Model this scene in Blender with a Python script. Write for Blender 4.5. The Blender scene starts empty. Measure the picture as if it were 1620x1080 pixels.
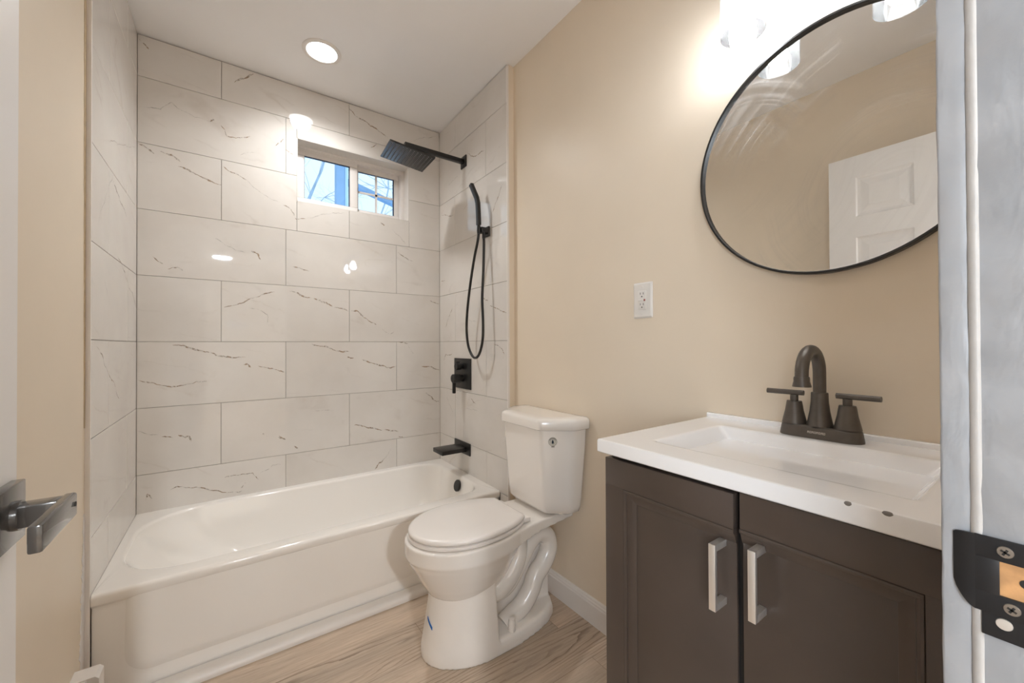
import bpy, bmesh, math, random
from mathutils import Vector, Matrix
C = bpy.context.scene
COL = C.collection
PI = math.pi

# ------------------------------------------------------------------ camera, world, lights, exposure
CAMZ = 1.129
def make_camera():
    cd = bpy.data.cameras.new('camera'); cd.sensor_width = 36.0; cd.lens = 627.9/1620*36
    cd.clip_start = 0.01; cd.clip_end = 200
    o = bpy.data.objects.new('camera', cd); COL.objects.link(o)
    yaw, pitch, roll = 0.6171, 0.0074, -0.0042
    F = Vector((math.sin(yaw), math.cos(yaw), 0)); R = Vector((math.cos(yaw), -math.sin(yaw), 0)); U = Vector((0, 0, 1))
    F2 = F*math.cos(pitch)+U*math.sin(pitch); U2 = U*math.cos(pitch)-F*math.sin(pitch)
    R3 = R*math.cos(roll)+U2*math.sin(roll); U3 = U2*math.cos(roll)-R*math.sin(roll)
    m = Matrix((R3, U3, -F2)).transposed().to_4x4(); m.translation = Vector((0, 0, CAMZ))
    o.matrix_world = m
    C.camera = o
make_camera()

C.view_settings.view_transform = 'Standard'
C.view_settings.look = 'None'
C.view_settings.gamma = 1
C.view_settings.use_curve_mapping = False
C.view_settings.exposure = 0.2
C.cycles.use_denoising = True
C.cycles.max_bounces = 14
C.cycles.diffuse_bounces = 12
C.cycles.sample_clamp_indirect = 10.0
C.cycles.caustics_reflective = False
C.cycles.caustics_refractive = False

W = bpy.data.worlds.new('overcast_sky'); C.world = W; W.use_nodes = True
wn = W.node_tree; bg = wn.nodes['Background']
sky_c = wn.nodes.new('ShaderNodeTexCoord'); sky_s = wn.nodes.new('ShaderNodeSeparateXYZ'); sky_r = wn.nodes.new('ShaderNodeValToRGB')
wn.links.new(sky_c.outputs['Generated'], sky_s.inputs[0]); wn.links.new(sky_s.outputs['Z'], sky_r.inputs[0])
sky_r.color_ramp.elements[0].position = 0.0; sky_r.color_ramp.elements[0].color = (0.60, 0.76, 0.92, 1)
sky_r.color_ramp.elements[1].position = 0.6; sky_r.color_ramp.elements[1].color = (0.62, 0.77, 0.90, 1)
wn.links.new(sky_r.outputs[0], bg.inputs[0]); bg.inputs[1].default_value = 1.5

def area_light(name, loc, direction, sx, sy, energy, color):
    d = bpy.data.lights.new(name, 'AREA'); d.shape = 'RECTANGLE'; d.size = sx; d.size_y = sy
    d.energy = energy; d.color = color
    o = bpy.data.objects.new(name, d); COL.objects.link(o); o.location = loc
    o.rotation_euler = Vector(direction).to_track_quat('-Z', 'Y').to_euler()
    return o
# daylight outside the wide hall window behind the camera, and outside the small bathroom window
area_light('hall_daylight', (-2.35, -2.2, 1.55), (1, 0.05, -0.12), 2.2, 1.5, 95, (0.84, 0.92, 1.0))
area_light('window_daylight', (0.62, 2.98, 1.05), (0, -0.42, 1), 1.2, 0.5, 50, (0.60, 0.78, 1.0))

# ------------------------------------------------------------------ materials
def nmat(name):
    m = bpy.data.materials.new(name); m.use_nodes = True
    t = m.node_tree; b = t.nodes['Principled BSDF']
    return m, t, b
def node(t, typ, **kw):
    n = t.nodes.new(typ)
    for k, v in kw.items(): setattr(n, k, v)
    return n
def setin(n, **kw):
    for k, v in kw.items(): n.inputs[k.replace('_', ' ')].default_value = v
def ramp(t, src, p0, c0, p1, c1):
    r = node(t, 'ShaderNodeValToRGB')
    r.color_ramp.elements[0].position = p0; r.color_ramp.elements[0].color = (*c0, 1) if len(c0) == 3 else c0
    r.color_ramp.elements[1].position = p1; r.color_ramp.elements[1].color = (*c1, 1) if len(c1) == 3 else c1
    t.links.new(src, r.inputs[0]); return r
def noise(t, vec, scale, detail=3, rough=0.5, dist=0.0):
    n = node(t, 'ShaderNodeTexNoise'); setin(n, Scale=scale, Detail=detail, Roughness=rough, Distortion=dist)
    if vec is not None: t.links.new(vec, n.inputs['Vector'])
    return n
def mapping(t, src, scale=(1, 1, 1), rot=(0, 0, 0), loc=(0, 0, 0)):
    m = node(t, 'ShaderNodeMapping'); m.inputs['Scale'].default_value = scale
    m.inputs['Rotation'].default_value = rot; m.inputs['Location'].default_value = loc
    t.links.new(src, m.inputs[0]); return m
def bump(t, b, height, strength, dist):
    n = node(t, 'ShaderNodeBump'); setin(n, Strength=strength, Distance=dist)
    t.links.new(height, n.inputs['Height']); t.links.new(n.outputs[0], b.inputs['Normal']); return n
def mixc(t, fac, a, b, blend='MIX'):
    m = node(t, 'ShaderNodeMix', data_type='RGBA', blend_type=blend)
    for sock, v in ((m.inputs[0], fac), (m.inputs[6], a), (m.inputs[7], b)):
        if hasattr(v, 'links'): t.links.new(v, sock)
        elif isinstance(v, (int, float)): sock.default_value = v
        else: sock.default_value = (*v, 1)
    return m.outputs[2]

def simple(name, col, rough=0.5, metal=0.0, spec=0.5, var=0.04, vscale=6.0, bstr=0.0, bscale=60.0, coat=0.0):
    """plain paint, glaze or metal with a little procedural unevenness"""
    m, t, b = nmat(name)
    tc = node(t, 'ShaderNodeTexCoord')
    n = noise(t, tc.outputs['Object'], vscale, 4)
    lo = tuple(max(0, c*(1-var)) for c in col); hi = tuple(min(1, c*(1+var)) for c in col)
    r = ramp(t, n.outputs['Fac'], 0.3, lo, 0.7, hi)
    t.links.new(r.outputs[0], b.inputs['Base Color'])
    setin(b, Roughness=rough, Metallic=metal); b.inputs['Specular IOR Level'].default_value = spec
    b.inputs['Coat Weight'].default_value = coat; b.inputs['Coat Roughness'].default_value = 0.03
    if bstr:
        nb = noise(t, tc.outputs['Object'], bscale, 4)
        bump(t, b, nb.outputs['Fac'], bstr, 0.002)
    return m

M = {}
M['cream'] = simple('cream_wall_paint', (0.735, 0.645, 0.525), 0.38, spec=0.4, var=0.02, vscale=3, bstr=0.12, bscale=35)
M['ceiling'] = simple('ceiling_paint', (0.83, 0.825, 0.83), 0.8, spec=0.2, var=0.02, vscale=2)
M['white_trim'] = simple('white_trim_paint', (0.76, 0.73, 0.70), 0.35, var=0.02)
M['porcelain'] = simple('white_porcelain', (0.84, 0.81, 0.775), 0.10, spec=0.6, var=0.008, vscale=3, coat=0.4)
M['bisque_raw'] = simple('unglazed_pedestal_white', (0.84, 0.81, 0.775), 0.28, spec=0.5, var=0.03, vscale=9)
M['seat_plastic'] = simple('seat_plastic', (0.84, 0.81, 0.785), 0.22, var=0.01)
M['tub'] = simple('tub_enamel', (0.84, 0.815, 0.78), 0.10, spec=0.6, var=0.008, vscale=2, coat=0.4)
M['black'] = simple('matte_black_metal', (0.018, 0.017, 0.016), 0.36, metal=0.2, spec=0.5, var=0.15)
M['black_satin'] = simple('satin_black_lever', (0.030, 0.028, 0.027), 0.24, metal=0.0, spec=0.9, var=0.1, coat=0.6)
M['black_soft'] = simple('black_rubber_nozzles', (0.22, 0.22, 0.23), 0.5, var=0.1)
M['dark_plate'] = simple('black_strike_metal', (0.022, 0.022, 0.024), 0.38, metal=0.3, var=0.15)
M['bronze'] = simple('dark_gunmetal_faucet', (0.120, 0.105, 0.092), 0.42, metal=0.6, spec=0.5, var=0.08, vscale=60)
M['espresso'] = simple('espresso_lacquer', (0.075, 0.056, 0.046), 0.30, spec=0.5, var=0.12, vscale=5)
M['espresso_in'] = simple('dark_cabinet_inside', (0.012, 0.010, 0.009), 0.6)
M['nickel'] = simple('satin_nickel', (0.90, 0.875, 0.84), 0.36, metal=0.85, var=0.04)
M['screw'] = simple('dull_steel_screw', (0.33, 0.29, 0.25), 0.42, metal=0.9, var=0.1)
M['counter'] = simple('white_cultured_marble', (0.87, 0.87, 0.88), 0.12, spec=0.55, var=0.008, coat=0.3)
M['chip'] = simple('chipped_edge_grey', (0.20, 0.185, 0.17), 0.8)
M['door'] = simple('white_door_paint', (0.80, 0.795, 0.80), 0.42, var=0.015)
M['vinyl'] = simple('white_window_vinyl', (0.74, 0.71, 0.69), 0.35, var=0.02)
M['gasket'] = simple('dark_window_gasket', (0.03, 0.05, 0.09), 0.5)
M['caulk'] = simple('white_caulk', (0.72, 0.70, 0.69), 0.55, var=0.05, vscale=40)
M['tan'] = simple('tan_edge_paint', (0.46, 0.35, 0.22), 0.6, var=0.15, vscale=30)
M['tape'] = simple('blue_painters_tape', (0.0, 0.13, 0.48), 0.55)
M['plate'] = simple('outlet_plastic', (0.72, 0.695, 0.66), 0.3, var=0.01)
M['slot'] = simple('dark_slot', (0.015, 0.014, 0.013), 0.6)
M['red'] = simple('indicator_red', (0.30, 0.07, 0.05), 0.5)
M['heater'] = simple('white_heater_enamel', (0.74, 0.71, 0.68), 0.35, var=0.02)
M['wood_raw'] = simple('raw_pine', (0.55, 0.30, 0.13), 0.7, var=0.25, vscale=60)
M['grout'] = simple('tile_grout', (0.33, 0.295, 0.265), 0.8, var=0.05)
M['badge'] = simple('badge_print', (0.60, 0.58, 0.52), 0.4)
M['badge_ink'] = simple('badge_ink', (0.055, 0.045, 0.03), 0.5)
M['drop'] = simple('badge_drop_ink', (0.01, 0.025, 0.045), 0.3)
M['silver_ink'] = simple('silver_print', (0.72, 0.66, 0.60), 0.4, metal=0.3)
M['bark'] = simple('pale_grey_bark', (0.42, 0.52, 0.62), 0.9, var=0.2)
M['siding'] = simple('blue_grey_siding', (0.24, 0.38, 0.56), 0.7, var=0.1)
M['siding_light'] = simple('pale_blue_corner_board', (0.48, 0.66, 0.86), 0.7)
M['hall_wall'] = simple('hall_wall_paint', (0.66, 0.62, 0.56), 0.7)

def jamb_material():
    m, t, b = nmat('lumpy_pale_grey_jamb_paint')
    tc = node(t, 'ShaderNodeTexCoord')
    b.inputs['Base Color'].default_value = (0.60, 0.62, 0.64, 1); setin(b, Roughness=0.36)
    n0 = noise(t, tc.outputs['Object'], 22, 2, 0.5)
    c = ramp(t, n0.outputs['Fac'], 0.35, (0.355, 0.37, 0.395), 0.65, (0.395, 0.405, 0.425))
    t.links.new(c.outputs[0], b.inputs['Base Color'])
    mp = mapping(t, tc.outputs['Object'], (1, 1, 0.55))
    n1 = noise(t, mp.outputs[0], 34, 3, 0.5, 0.6); n2 = noise(t, tc.outputs['Object'], 260, 3)
    vn = node(t, 'ShaderNodeTexVoronoi'); setin(vn, Scale=24.0); t.links.new(tc.outputs['Object'], vn.inputs['Vector'])
    r = ramp(t, vn.outputs['Distance'], 0.0, (1, 1, 1), 0.16, (0, 0, 0))
    a = node(t, 'ShaderNodeMath', operation='MULTIPLY_ADD'); a.inputs[1].default_value = 0.06
    t.links.new(n2.outputs['Fac'], a.inputs[0]); t.links.new(n1.outputs['Fac'], a.inputs[2])
    a2 = node(t, 'ShaderNodeMath', operation='MULTIPLY_ADD'); a2.inputs[1].default_value = 0.18
    t.links.new(r.outputs[0], a2.inputs[0]); t.links.new(a.outputs[0], a2.inputs[2])
    bump(t, b, a2.outputs[0], 0.42, 0.004)
    return m
M['jamb'] = jamb_material()
M['jamb_ridge'] = simple('warm_lit_paint_ridge', (0.47, 0.455, 0.44), 0.4, var=0.05, vscale=30, bstr=0.3, bscale=120)  # paint ridge, its warm lighter tone is bathroom light on the edge put into colour

def floor_material():
    m, t, b = nmat('oak_look_vinyl_planks')
    tc = node(t, 'ShaderNodeTexCoord')
    mp = mapping(t, tc.outputs['Object'], loc=(0.155, 0.07, 0))
    def brick(c1, c2, cm, mortar):
        k = node(t, 'ShaderNodeTexBrick', offset=0.37, offset_frequency=2)
        k.inputs['Color1'].default_value = (*c1, 1); k.inputs['Color2'].default_value = (*c2, 1); k.inputs['Mortar'].default_value = (*cm, 1)
        setin(k, Scale=1.0); k.inputs['Mortar Size'].default_value = mortar; k.inputs['Brick Width'].default_value = 1.22; k.inputs['Row Height'].default_value = 0.18
        t.links.new(mp.outputs[0], k.inputs['Vector']); return k
    bid = brick((0, 0, 0), (1, 1, 1), (0.5, 0.5, 0.5), 0.0)
    seam = brick((1, 1, 1), (1, 1, 1), (0, 0, 0), 0.0009)
    off = node(t, 'ShaderNodeVectorMath', operation='SCALE'); off.inputs['Scale'].default_value = 7.0
    t.links.new(bid.outputs['Color'], off.inputs[0])
    add = node(t, 'ShaderNodeVectorMath', operation='ADD')
    t.links.new(tc.outputs['Object'], add.inputs[0]); t.links.new(off.outputs[0], add.inputs[1])
    # fine grain, broad tone and dark cathedral streaks
    g1 = noise(t, mapping(t, add.outputs[0], (9, 130, 1)).outputs[0], 1.0, 6, 0.66)
    g2 = noise(t, mapping(t, add.outputs[0], (1.6, 9, 1)).outputs[0], 1.0, 3, 0.5)
    # arched growth rings, laid out from the middle line of each plank
    def m2(op, x, y=None, z=None):
        q = node(t, 'ShaderNodeMath', operation=op)
        for i, v in enumerate((x, y, z)):
            if v is None: continue
            if hasattr(v, 'links'): t.links.new(v, q.inputs[i])
            else: q.inputs[i].default_value = v
        return q.outputs[0]
    sx = node(t, 'ShaderNodeSeparateXYZ'); t.links.new(mp.outputs[0], sx.inputs[0])
    bv = node(t, 'ShaderNodeSeparateColor'); t.links.new(bid.outputs['Color'], bv.inputs[0])
    yl = m2('SUBTRACT', m2('FRACT', m2('DIVIDE', sx.outputs[1], 0.18)), 0.5)
    yl = m2('ADD', yl, m2('MULTIPLY', m2('SUBTRACT', bv.outputs[0], 0.5), 0.7))
    wob = noise(t, mapping(t, add.outputs[0], (1.4, 8, 1)).outputs[0], 1.0, 4, 0.5).outputs['Fac']
    fine = noise(t, mapping(t, add.outputs[0], (14, 60, 1)).outputs[0], 1.0, 3, 0.6).outputs['Fac']
    ph = m2('ADD', m2('MULTIPLY', m2('POWER', m2('ABSOLUTE', yl), 1.6), 13.0), m2('MULTIPLY', sx.outputs[0], 3.2))
    ph = m2('ADD', ph, m2('ADD', m2('MULTIPLY', wob, 6.0), m2('MULTIPLY', fine, 0.4)))
    ring = m2('FRACT', ph)
    c = ramp(t, g1.outputs['Fac'], 0.30, (0.47, 0.375, 0.29), 0.70, (0.63, 0.52, 0.415)).outputs[0]
    tone = ramp(t, g2.outputs['Fac'], 0.3, (0.80, 0.80, 0.80), 0.7, (1.08, 1.06, 1.04)).outputs[0]
    c = mixc(t, 1.0, c, tone, 'MULTIPLY')
    streak = ramp(t, ring, 0.0, (0.50, 0.46, 0.43), 0.32, (1, 1, 1)).outputs[0]
    mask = ramp(t, noise(t, mapping(t, add.outputs[0], (1.9, 7.5, 1)).outputs[0], 1.0, 3).outputs['Fac'], 0.47, (0.12, 0.12, 0.12), 0.60, (1, 1, 1)).outputs[0]
    c2 = mixc(t, 1.0, c, streak, 'MULTIPLY')
    c = mixc(t, mask, c, c2)
    pl = ramp(t, bid.outputs['Color'], 0.0, (0.90, 0.90, 0.90), 1.0, (1.06, 1.05, 1.04)).outputs[0]
    c = mixc(t, 1.0, c, pl, 'MULTIPLY')
    sm = ramp(t, seam.outputs['Color'], 0.0, (0.55, 0.52, 0.5), 1.0, (1, 1, 1)).outputs[0]
    c = mixc(t, 1.0, c, sm, 'MULTIPLY')
    t.links.new(c, b.inputs['Base Color']); setin(b, Roughness=0.42); b.inputs['Specular IOR Level'].default_value = 0.4
    bump(t, b, g1.outputs['Fac'], 0.12, 0.001)
    return m
M['floor'] = floor_material()

def tile_material():
    m, t, b = nmat('glossy_veined_marble_tile')
    uv = node(t, 'ShaderNodeUVMap', uv_map='tile')
    base = uv.outputs[0]
    def warped(scale, amount, detail):
        w = noise(t, base, scale, detail, 0.62)
        sub = node(t, 'ShaderNodeVectorMath', operation='SUBTRACT'); sub.inputs[1].default_value = (0.5, 0.5, 0.5); t.links.new(w.outputs['Color'], sub.inputs[0])
        sc = node(t, 'ShaderNodeVectorMath', operation='SCALE'); sc.inputs['Scale'].default_value = amount; t.links.new(sub.outputs[0], sc.inputs[0])
        ad = node(t, 'ShaderNodeVectorMath', operation='ADD'); t.links.new(base, ad.inputs[0]); t.links.new(sc.outputs[0], ad.inputs[1])
        return ad.outputs[0]
    wa = warped(11.0, 0.052, 6); wb = warped(16.0, 0.04, 5)
    def vein(vec, su, sv, rot, width, seed):
        """thin broken line following the zero level of a noise stretched along a slanted direction"""
        m1 = mapping(t, vec, (1, 1, 1), (0, 0, rot)); mp = mapping(t, m1.outputs[0], (su, sv, 1), (0, 0, 0), (seed, seed*1.7, 0))
        n = noise(t, mp.outputs[0], 1.0, 1.0, 0.4)
        s = node(t, 'ShaderNodeMath', operation='SUBTRACT'); s.inputs[1].default_value = 0.5; t.links.new(n.outputs['Fac'], s.inputs[0])
        a = node(t, 'ShaderNodeMath', operation='ABSOLUTE'); t.links.new(s.outputs[0], a.inputs[0])
        return ramp(t, a.outputs[0], 0.0, (1, 1, 1), width, (0, 0, 0)).outputs[0]
    v1 = vein(wa, 0.75, 4.2, 0.40, 0.013, 3.1)
    v2 = vein(wb, 1.1, 5.0, 0.10, 0.012, 8.7)
    v3 = vein(wa, 0.75, 4.2, 0.40, 0.055, 3.1)
    k1 = ramp(t, noise(t, base, 4.5, 4, 0.65).outputs['Fac'], 0.50, (0, 0, 0), 0.64, (1, 1, 1)).outputs[0]
    k2 = ramp(t, noise(t, mapping(t, base, loc=(4, 2, 0)).outputs[0], 5.0, 4, 0.65).outputs['Fac'], 0.50, (0, 0, 0), 0.68, (1, 1, 1)).outputs[0]
    def mul(a, c, f=1.0):
        x = node(t, 'ShaderNodeMath', operation='MULTIPLY'); t.links.new(a, x.inputs[0]); t.links.new(c, x.inputs[1])
        y = node(t, 'ShaderNodeMath', operation='MULTIPLY'); t.links.new(x.outputs[0], y.inputs[0]); y.inputs[1].default_value = f
        return y.outputs[0]
    cloud = ramp(t, noise(t, base, 3.0, 5, 0.55).outputs['Fac'], 0.30, (0.645, 0.615, 0.580), 0.72, (0.715, 0.690, 0.660)).outputs[0]
    c = mixc(t, mul(v3, k1, 0.05), cloud, (0.52, 0.46, 0.40))
    c = mixc(t, mul(v2, k2, 0.22), c, (0.38, 0.33, 0.29))
    c = mixc(t, mul(v1, k1, 0.16), c, (0.33, 0.255, 0.19))
    t.links.new(c, b.inputs['Base Color']); setin(b, Roughness=0.02); b.inputs['Specular IOR Level'].default_value = 0.5
    nb = noise(t, base, 6.0, 1); bump(t, b, nb.outputs['Fac'], 0.035, 0.01)
    return m
M['tile'] = tile_material()

def vein_material(name, col, solid):
    """glazed vein print that breaks up into the tile around it"""
    m, t, b = nmat(name); tc = node(t, 'ShaderNodeTexCoord')
    n = noise(t, tc.outputs['Object'], 110, 4, 0.7)
    c = ramp(t, n.outputs['Fac'], 0.3, tuple(q*0.8 for q in col), 0.7, tuple(min(1, q*1.25) for q in col)); t.links.new(c.outputs[0], b.inputs['Base Color'])
    setin(b, Roughness=0.03)
    a = ramp(t, noise(t, tc.outputs['Object'], 45, 4, 0.7).outputs['Fac'], 0.36, (0, 0, 0), 0.60, (solid, solid, solid)); t.links.new(a.outputs[0], b.inputs['Alpha'])
    return m
M['vein'] = vein_material('brown_marble_vein', (0.385, 0.29, 0.205), 0.9)
M['vein_faint'] = vein_material('faint_marble_vein', (0.36, 0.31, 0.26), 0.5)
def emit(name, col, strength):
    m = bpy.data.materials.new(name); m.use_nodes = True; t = m.node_tree
    t.nodes.remove(t.nodes['Principled BSDF']); e = node(t, 'ShaderNodeEmission'); e.inputs[0].default_value = (*col, 1); e.inputs[1].default_value = strength
    t.links.new(e.outputs[0], t.nodes['Material Output'].inputs[0]); return m
M['led'] = emit('lit_led_disc', (1.0, 0.985, 0.96), 14)
M['bulb'] = emit('lit_frosted_bulb', (0.95, 0.975, 1.0), 92)
M['hall_lamp'] = emit('lit_hall_lamp', (0.92, 0.965, 1.0), 700)

def thin_glass(name, tint, ior=1.45, rough=0.0, haze=0.0):
    m = bpy.data.materials.new(name); m.use_nodes = True; t = m.node_tree
    t.nodes.remove(t.nodes['Principled BSDF'])
    tr = node(t, 'ShaderNodeBsdfTransparent'); tr.inputs[0].default_value = (*tint, 1)
    gl = node(t, 'ShaderNodeBsdfGlossy'); gl.inputs['Roughness'].default_value = rough
    fr = node(t, 'ShaderNodeFresnel'); fr.inputs[0].default_value = ior
    mx = node(t, 'ShaderNodeMixShader'); t.links.new(fr.outputs[0], mx.inputs[0]); t.links.new(tr.outputs[0], mx.inputs[1]); t.links.new(gl.outputs[0], mx.inputs[2])
    out = mx.outputs[0]
    if haze:
        df = node(t, 'ShaderNodeBsdfTranslucent'); df.inputs[0].default_value = (0.9, 0.9, 0.9, 1)
        m2 = node(t, 'ShaderNodeMixShader'); m2.inputs[0].default_value = haze
        t.links.new(out, m2.inputs[1]); t.links.new(df.outputs[0], m2.inputs[2]); out = m2.outputs[0]
    t.links.new(out, t.nodes['Material Output'].inputs[0]); return m
M['glass'] = thin_glass('window_glass', (0.93, 0.97, 1.0))
M['shade_glass'] = thin_glass('clear_lamp_glass', (0.93, 0.93, 0.94), 1.5, 0.02, 0.05)

def mirror_material():
    m = bpy.data.materials.new('mirror_with_wiped_smears'); m.use_nodes = True; t = m.node_tree
    t.nodes.remove(t.nodes['Principled BSDF'])
    tc = node(t, 'ShaderNodeTexCoord')
    gl = node(t, 'ShaderNodeBsdfGlossy'); gl.inputs['Color'].default_value = (0.86, 0.87, 0.86, 1); gl.inputs['Roughness'].default_value = 0.0
    df = node(t, 'ShaderNodeBsdfDiffuse'); df.inputs['Color'].default_value = (0.75, 0.75, 0.75, 1)
    # arcs of dried cleaner: rings around two wiping centres, broken up by noise
    def arcs(cy, cz, sc, seed):
        mp = mapping(t, tc.outputs['Object'], (0, sc, sc), (0, 0, 0), (seed, -cy*sc, -cz*sc))
        w = noise(t, tc.outputs['Object'], 4.0, 2)
        wd = node(t, 'ShaderNodeVectorMath', operation='SCALE'); wd.inputs['Scale'].default_value = 0.05*sc; t.links.new(w.outputs['Color'], wd.inputs[0])
        ad = node(t, 'ShaderNodeVectorMath', operation='ADD'); t.links.new(mp.outputs[0], ad.inputs[0]); t.links.new(wd.outputs[0], ad.inputs[1])
        ln = node(t, 'ShaderNodeVectorMath', operation='LENGTH'); t.links.new(ad.outputs[0], ln.inputs[0])
        n = node(t, 'ShaderNodeTexNoise', noise_dimensions='1D'); setin(n, Scale=1.0, Detail=6.0, Roughness=0.75); t.links.new(ln.outputs['Value'], n.inputs['W'])
        return ramp(t, n.outputs['Fac'], 0.46, (0, 0, 0), 0.80, (1, 1, 1)).outputs[0]
    a1 = arcs(-0.10, -0.10, 26, 0.3); a2 = arcs(0.26, 0.02, 30, 0.7)
    m1 = ramp(t, noise(t, tc.outputs['Object'], 4.2, 2).outputs['Fac'], 0.46, (0, 0, 0), 0.70, (1, 1, 1)).outputs[0]
    m2 = ramp(t, noise(t, mapping(t, tc.outputs['Object'], loc=(3, 5, 1)).outputs[0], 3.5, 2).outputs['Fac'], 0.52, (0, 0, 0), 0.72, (1, 1, 1)).outputs[0]
    sp = node(t, 'ShaderNodeSeparateXYZ'); t.links.new(tc.outputs['Object'], sp.inputs[0])
    up = ramp(t, sp.outputs['Z'], 0.0, (0.12, 0.12, 0.12), 0.20, (1, 1, 1)).outputs[0]   # the smears sit on the upper half of the glass
    def mul(*xs):
        cur = xs[0]
        for x in xs[1:]:
            q = node(t, 'ShaderNodeMath', operation='MULTIPLY'); t.links.new(cur, q.inputs[0])
            if hasattr(x, 'links'): t.links.new(x, q.inputs[1])
            else: q.inputs[1].default_value = x
            cur = q.outputs[0]
        return cur
    s = node(t, 'ShaderNodeMath', operation='ADD'); t.links.new(mul(a1, m1, up, 1.0), s.inputs[0]); t.links.new(mul(a2, m2, up, 1.0), s.inputs[1])
    s2 = node(t, 'ShaderNodeMath', operation='ADD'); s2.inputs[1].default_value = 0.012; t.links.new(s.outputs[0], s2.inputs[0])
    mx = node(t, 'ShaderNodeMixShader'); t.links.new(s2.outputs[0], mx.inputs[0]); t.links.new(gl.outputs[0], mx.inputs[1]); t.links.new(df.outputs[0], mx.inputs[2])
    t.links.new(mx.outputs[0], t.nodes['Material Output'].inputs[0]); return m
M['mirror'] = mirror_material()

# ------------------------------------------------------------------ mesh helpers
class MB:
    """collects shapes in world coordinates; build() links them as one mesh object"""
    def __init__(s): s.bm = bmesh.new()
    def face(s, pts):
        vs = [s.bm.verts.new(p) for p in pts]; return s.bm.faces.new(vs)
    def box(s, a, b, bev=0.0, seg=2, mat=None):
        t = bmesh.new()
        c = [(a[i]+b[i])/2 for i in range(3)]; d = [abs(b[i]-a[i]) for i in range(3)]
        bmesh.ops.create_cube(t, size=1.0)
        for v in t.verts: v.co = Vector((v.co.x*d[0]+c[0], v.co.y*d[1]+c[1], v.co.z*d[2]+c[2]))
        if bev: bmesh.ops.bevel(t, geom=t.edges[:], offset=bev, segments=seg, affect='EDGES', profile=0.5)
        if mat: t.transform(mat)
        s._merge(t); return s
    def _merge(s, t):
        me = bpy.data.meshes.new('tmp'); t.to_mesh(me); t.free(); s.bm.from_mesh(me); bpy.data.meshes.remove(me)
    def loft(s, rings, cap0=True, cap1=True, closed=True):
        vr = [[s.bm.verts.new(p) for p in r] for r in rings]
        n = len(rings[0])
        for i in range(len(vr)-1):
            for j in range(n if closed else n-1):
                k = (j+1) % n
                s.bm.faces.new((vr[i][j], vr[i][k], vr[i+1][k], vr[i+1][j]))
        if cap0: s.bm.faces.new(vr[0][::-1])
        if cap1: s.bm.faces.new(vr[-1])
        return s
    def lathe(s, prof, origin, axis=(0, 0, 1), n=40, cap0=True, cap1=True):
        q = Vector((0, 0, 1)).rotation_difference(Vector(axis).normalized())
        o = Vector(origin)
        rings = [[o + q @ Vector((r*math.cos(2*PI*j/n), r*math.sin(2*PI*j/n), h)) for j in range(n)] for r, h in prof]
        return s.loft(rings, cap0, cap1)
    def cyl(s, p0, p1, r, n=28):
        d = Vector(p1)-Vector(p0); return s.lathe([(r, 0), (r, d.length)], p0, d, n)
    def tube(s, pts, r, n=16, smooth=0, rect=None, up=(0, 0, 1), caps=True):
        pts = [Vector(p) for p in pts]
        if smooth: pts = catmull(pts, smooth)
        rr = r if callable(r) else (lambda u: r)
        rings = []; prev = None
        for i, p in enumerate(pts):
            tg = (pts[min(i+1, len(pts)-1)]-pts[max(i-1, 0)]).normalized()
            if prev is None:
                u = Vector(up); u = (u - tg*u.dot(tg))
                if u.length < 1e-4: u = Vector((1, 0, 0)); u = u - tg*u.dot(tg)
                u.normalize()
            else:
                u = (prev - tg*prev.dot(tg)).normalized()
            prev = u; w = tg.cross(u)
            if rect:
                a, b = rect
                prof = rrect2(a, b, min(a, b)*0.12, 2)
                rings.append([p + u*x + w*y for x, y in prof])
            else:
                R = rr(i/(len(pts)-1))
                rings.append([p + u*R*math.cos(2*PI*j/n) + w*R*math.sin(2*PI*j/n) for j in range(n)])
        return s.loft(rings, caps, caps)
    def prism(s, pts2, z0, z1, plane='xy', bev=0.0, seg=2):
        """extrude a 2-D outline; plane says which two axes the outline lies in"""
        t = bmesh.new()
        def P(a, b, h): return {'xy': (a, b, h), 'yz': (h, a, b), 'xz': (a, h, b)}[plane]
        v0 = [t.verts.new(P(a, b, z0)) for a, b in pts2]; v1 = [t.verts.new(P(a, b, z1)) for a, b in pts2]
        n = len(pts2)
        t.faces.new(v0[::-1]); t.faces.new(v1)
        for j in range(n): t.faces.new((v0[j], v0[(j+1) % n], v1[(j+1) % n], v1[j]))
        bmesh.ops.recalc_face_normals(t, faces=t.faces[:])
        if bev:
            es = [e for e in t.edges if len(e.link_faces) == 2 and e.calc_face_angle(0) > 0.6]
            bmesh.ops.bevel(t, geom=es, offset=bev, segments=seg, affect='EDGES', profile=0.5)
        s._merge(t); return s
    def ball(s, c, r, sub=3, scale=(1, 1, 1)):
        t = bmesh.new(); bmesh.ops.create_uvsphere(t, u_segments=24, v_segments=14, radius=1.0)
        for v in t.verts: v.co = Vector((v.co.x*r*scale[0]+c[0], v.co.y*r*scale[1]+c[1], v.co.z*r*scale[2]+c[2]))
        s._merge(t); return s
    def xform(s, m): s.bm.transform(m); return s
    def build(s, name, mat, parent=None, smooth=True, angle=38, recalc=True):
        bm = s.bm
        if recalc: bmesh.ops.recalc_face_normals(bm, faces=bm.faces[:])
        if smooth:
            for f in bm.faces: f.smooth = True
            for e in bm.edges:
                if len(e.link_faces) == 2 and e.calc_face_angle(0) > math.radians(angle): e.smooth = False
        me = bpy.data.meshes.new(name); 
        o = bpy.data.objects.new(name, me); COL.objects.link(o)
        if parent is not None:
            w = world_loc(parent); bm.transform(Matrix.Translation(-w)); o.parent = parent
        bm.to_mesh(me); bm.free()
        if mat is not None: me.materials.append(mat)
        return o
def world_loc(o):
    w = Vector(o.location)
    while o.parent is not None: o = o.parent; w += Vector(o.location)
    return w
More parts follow.
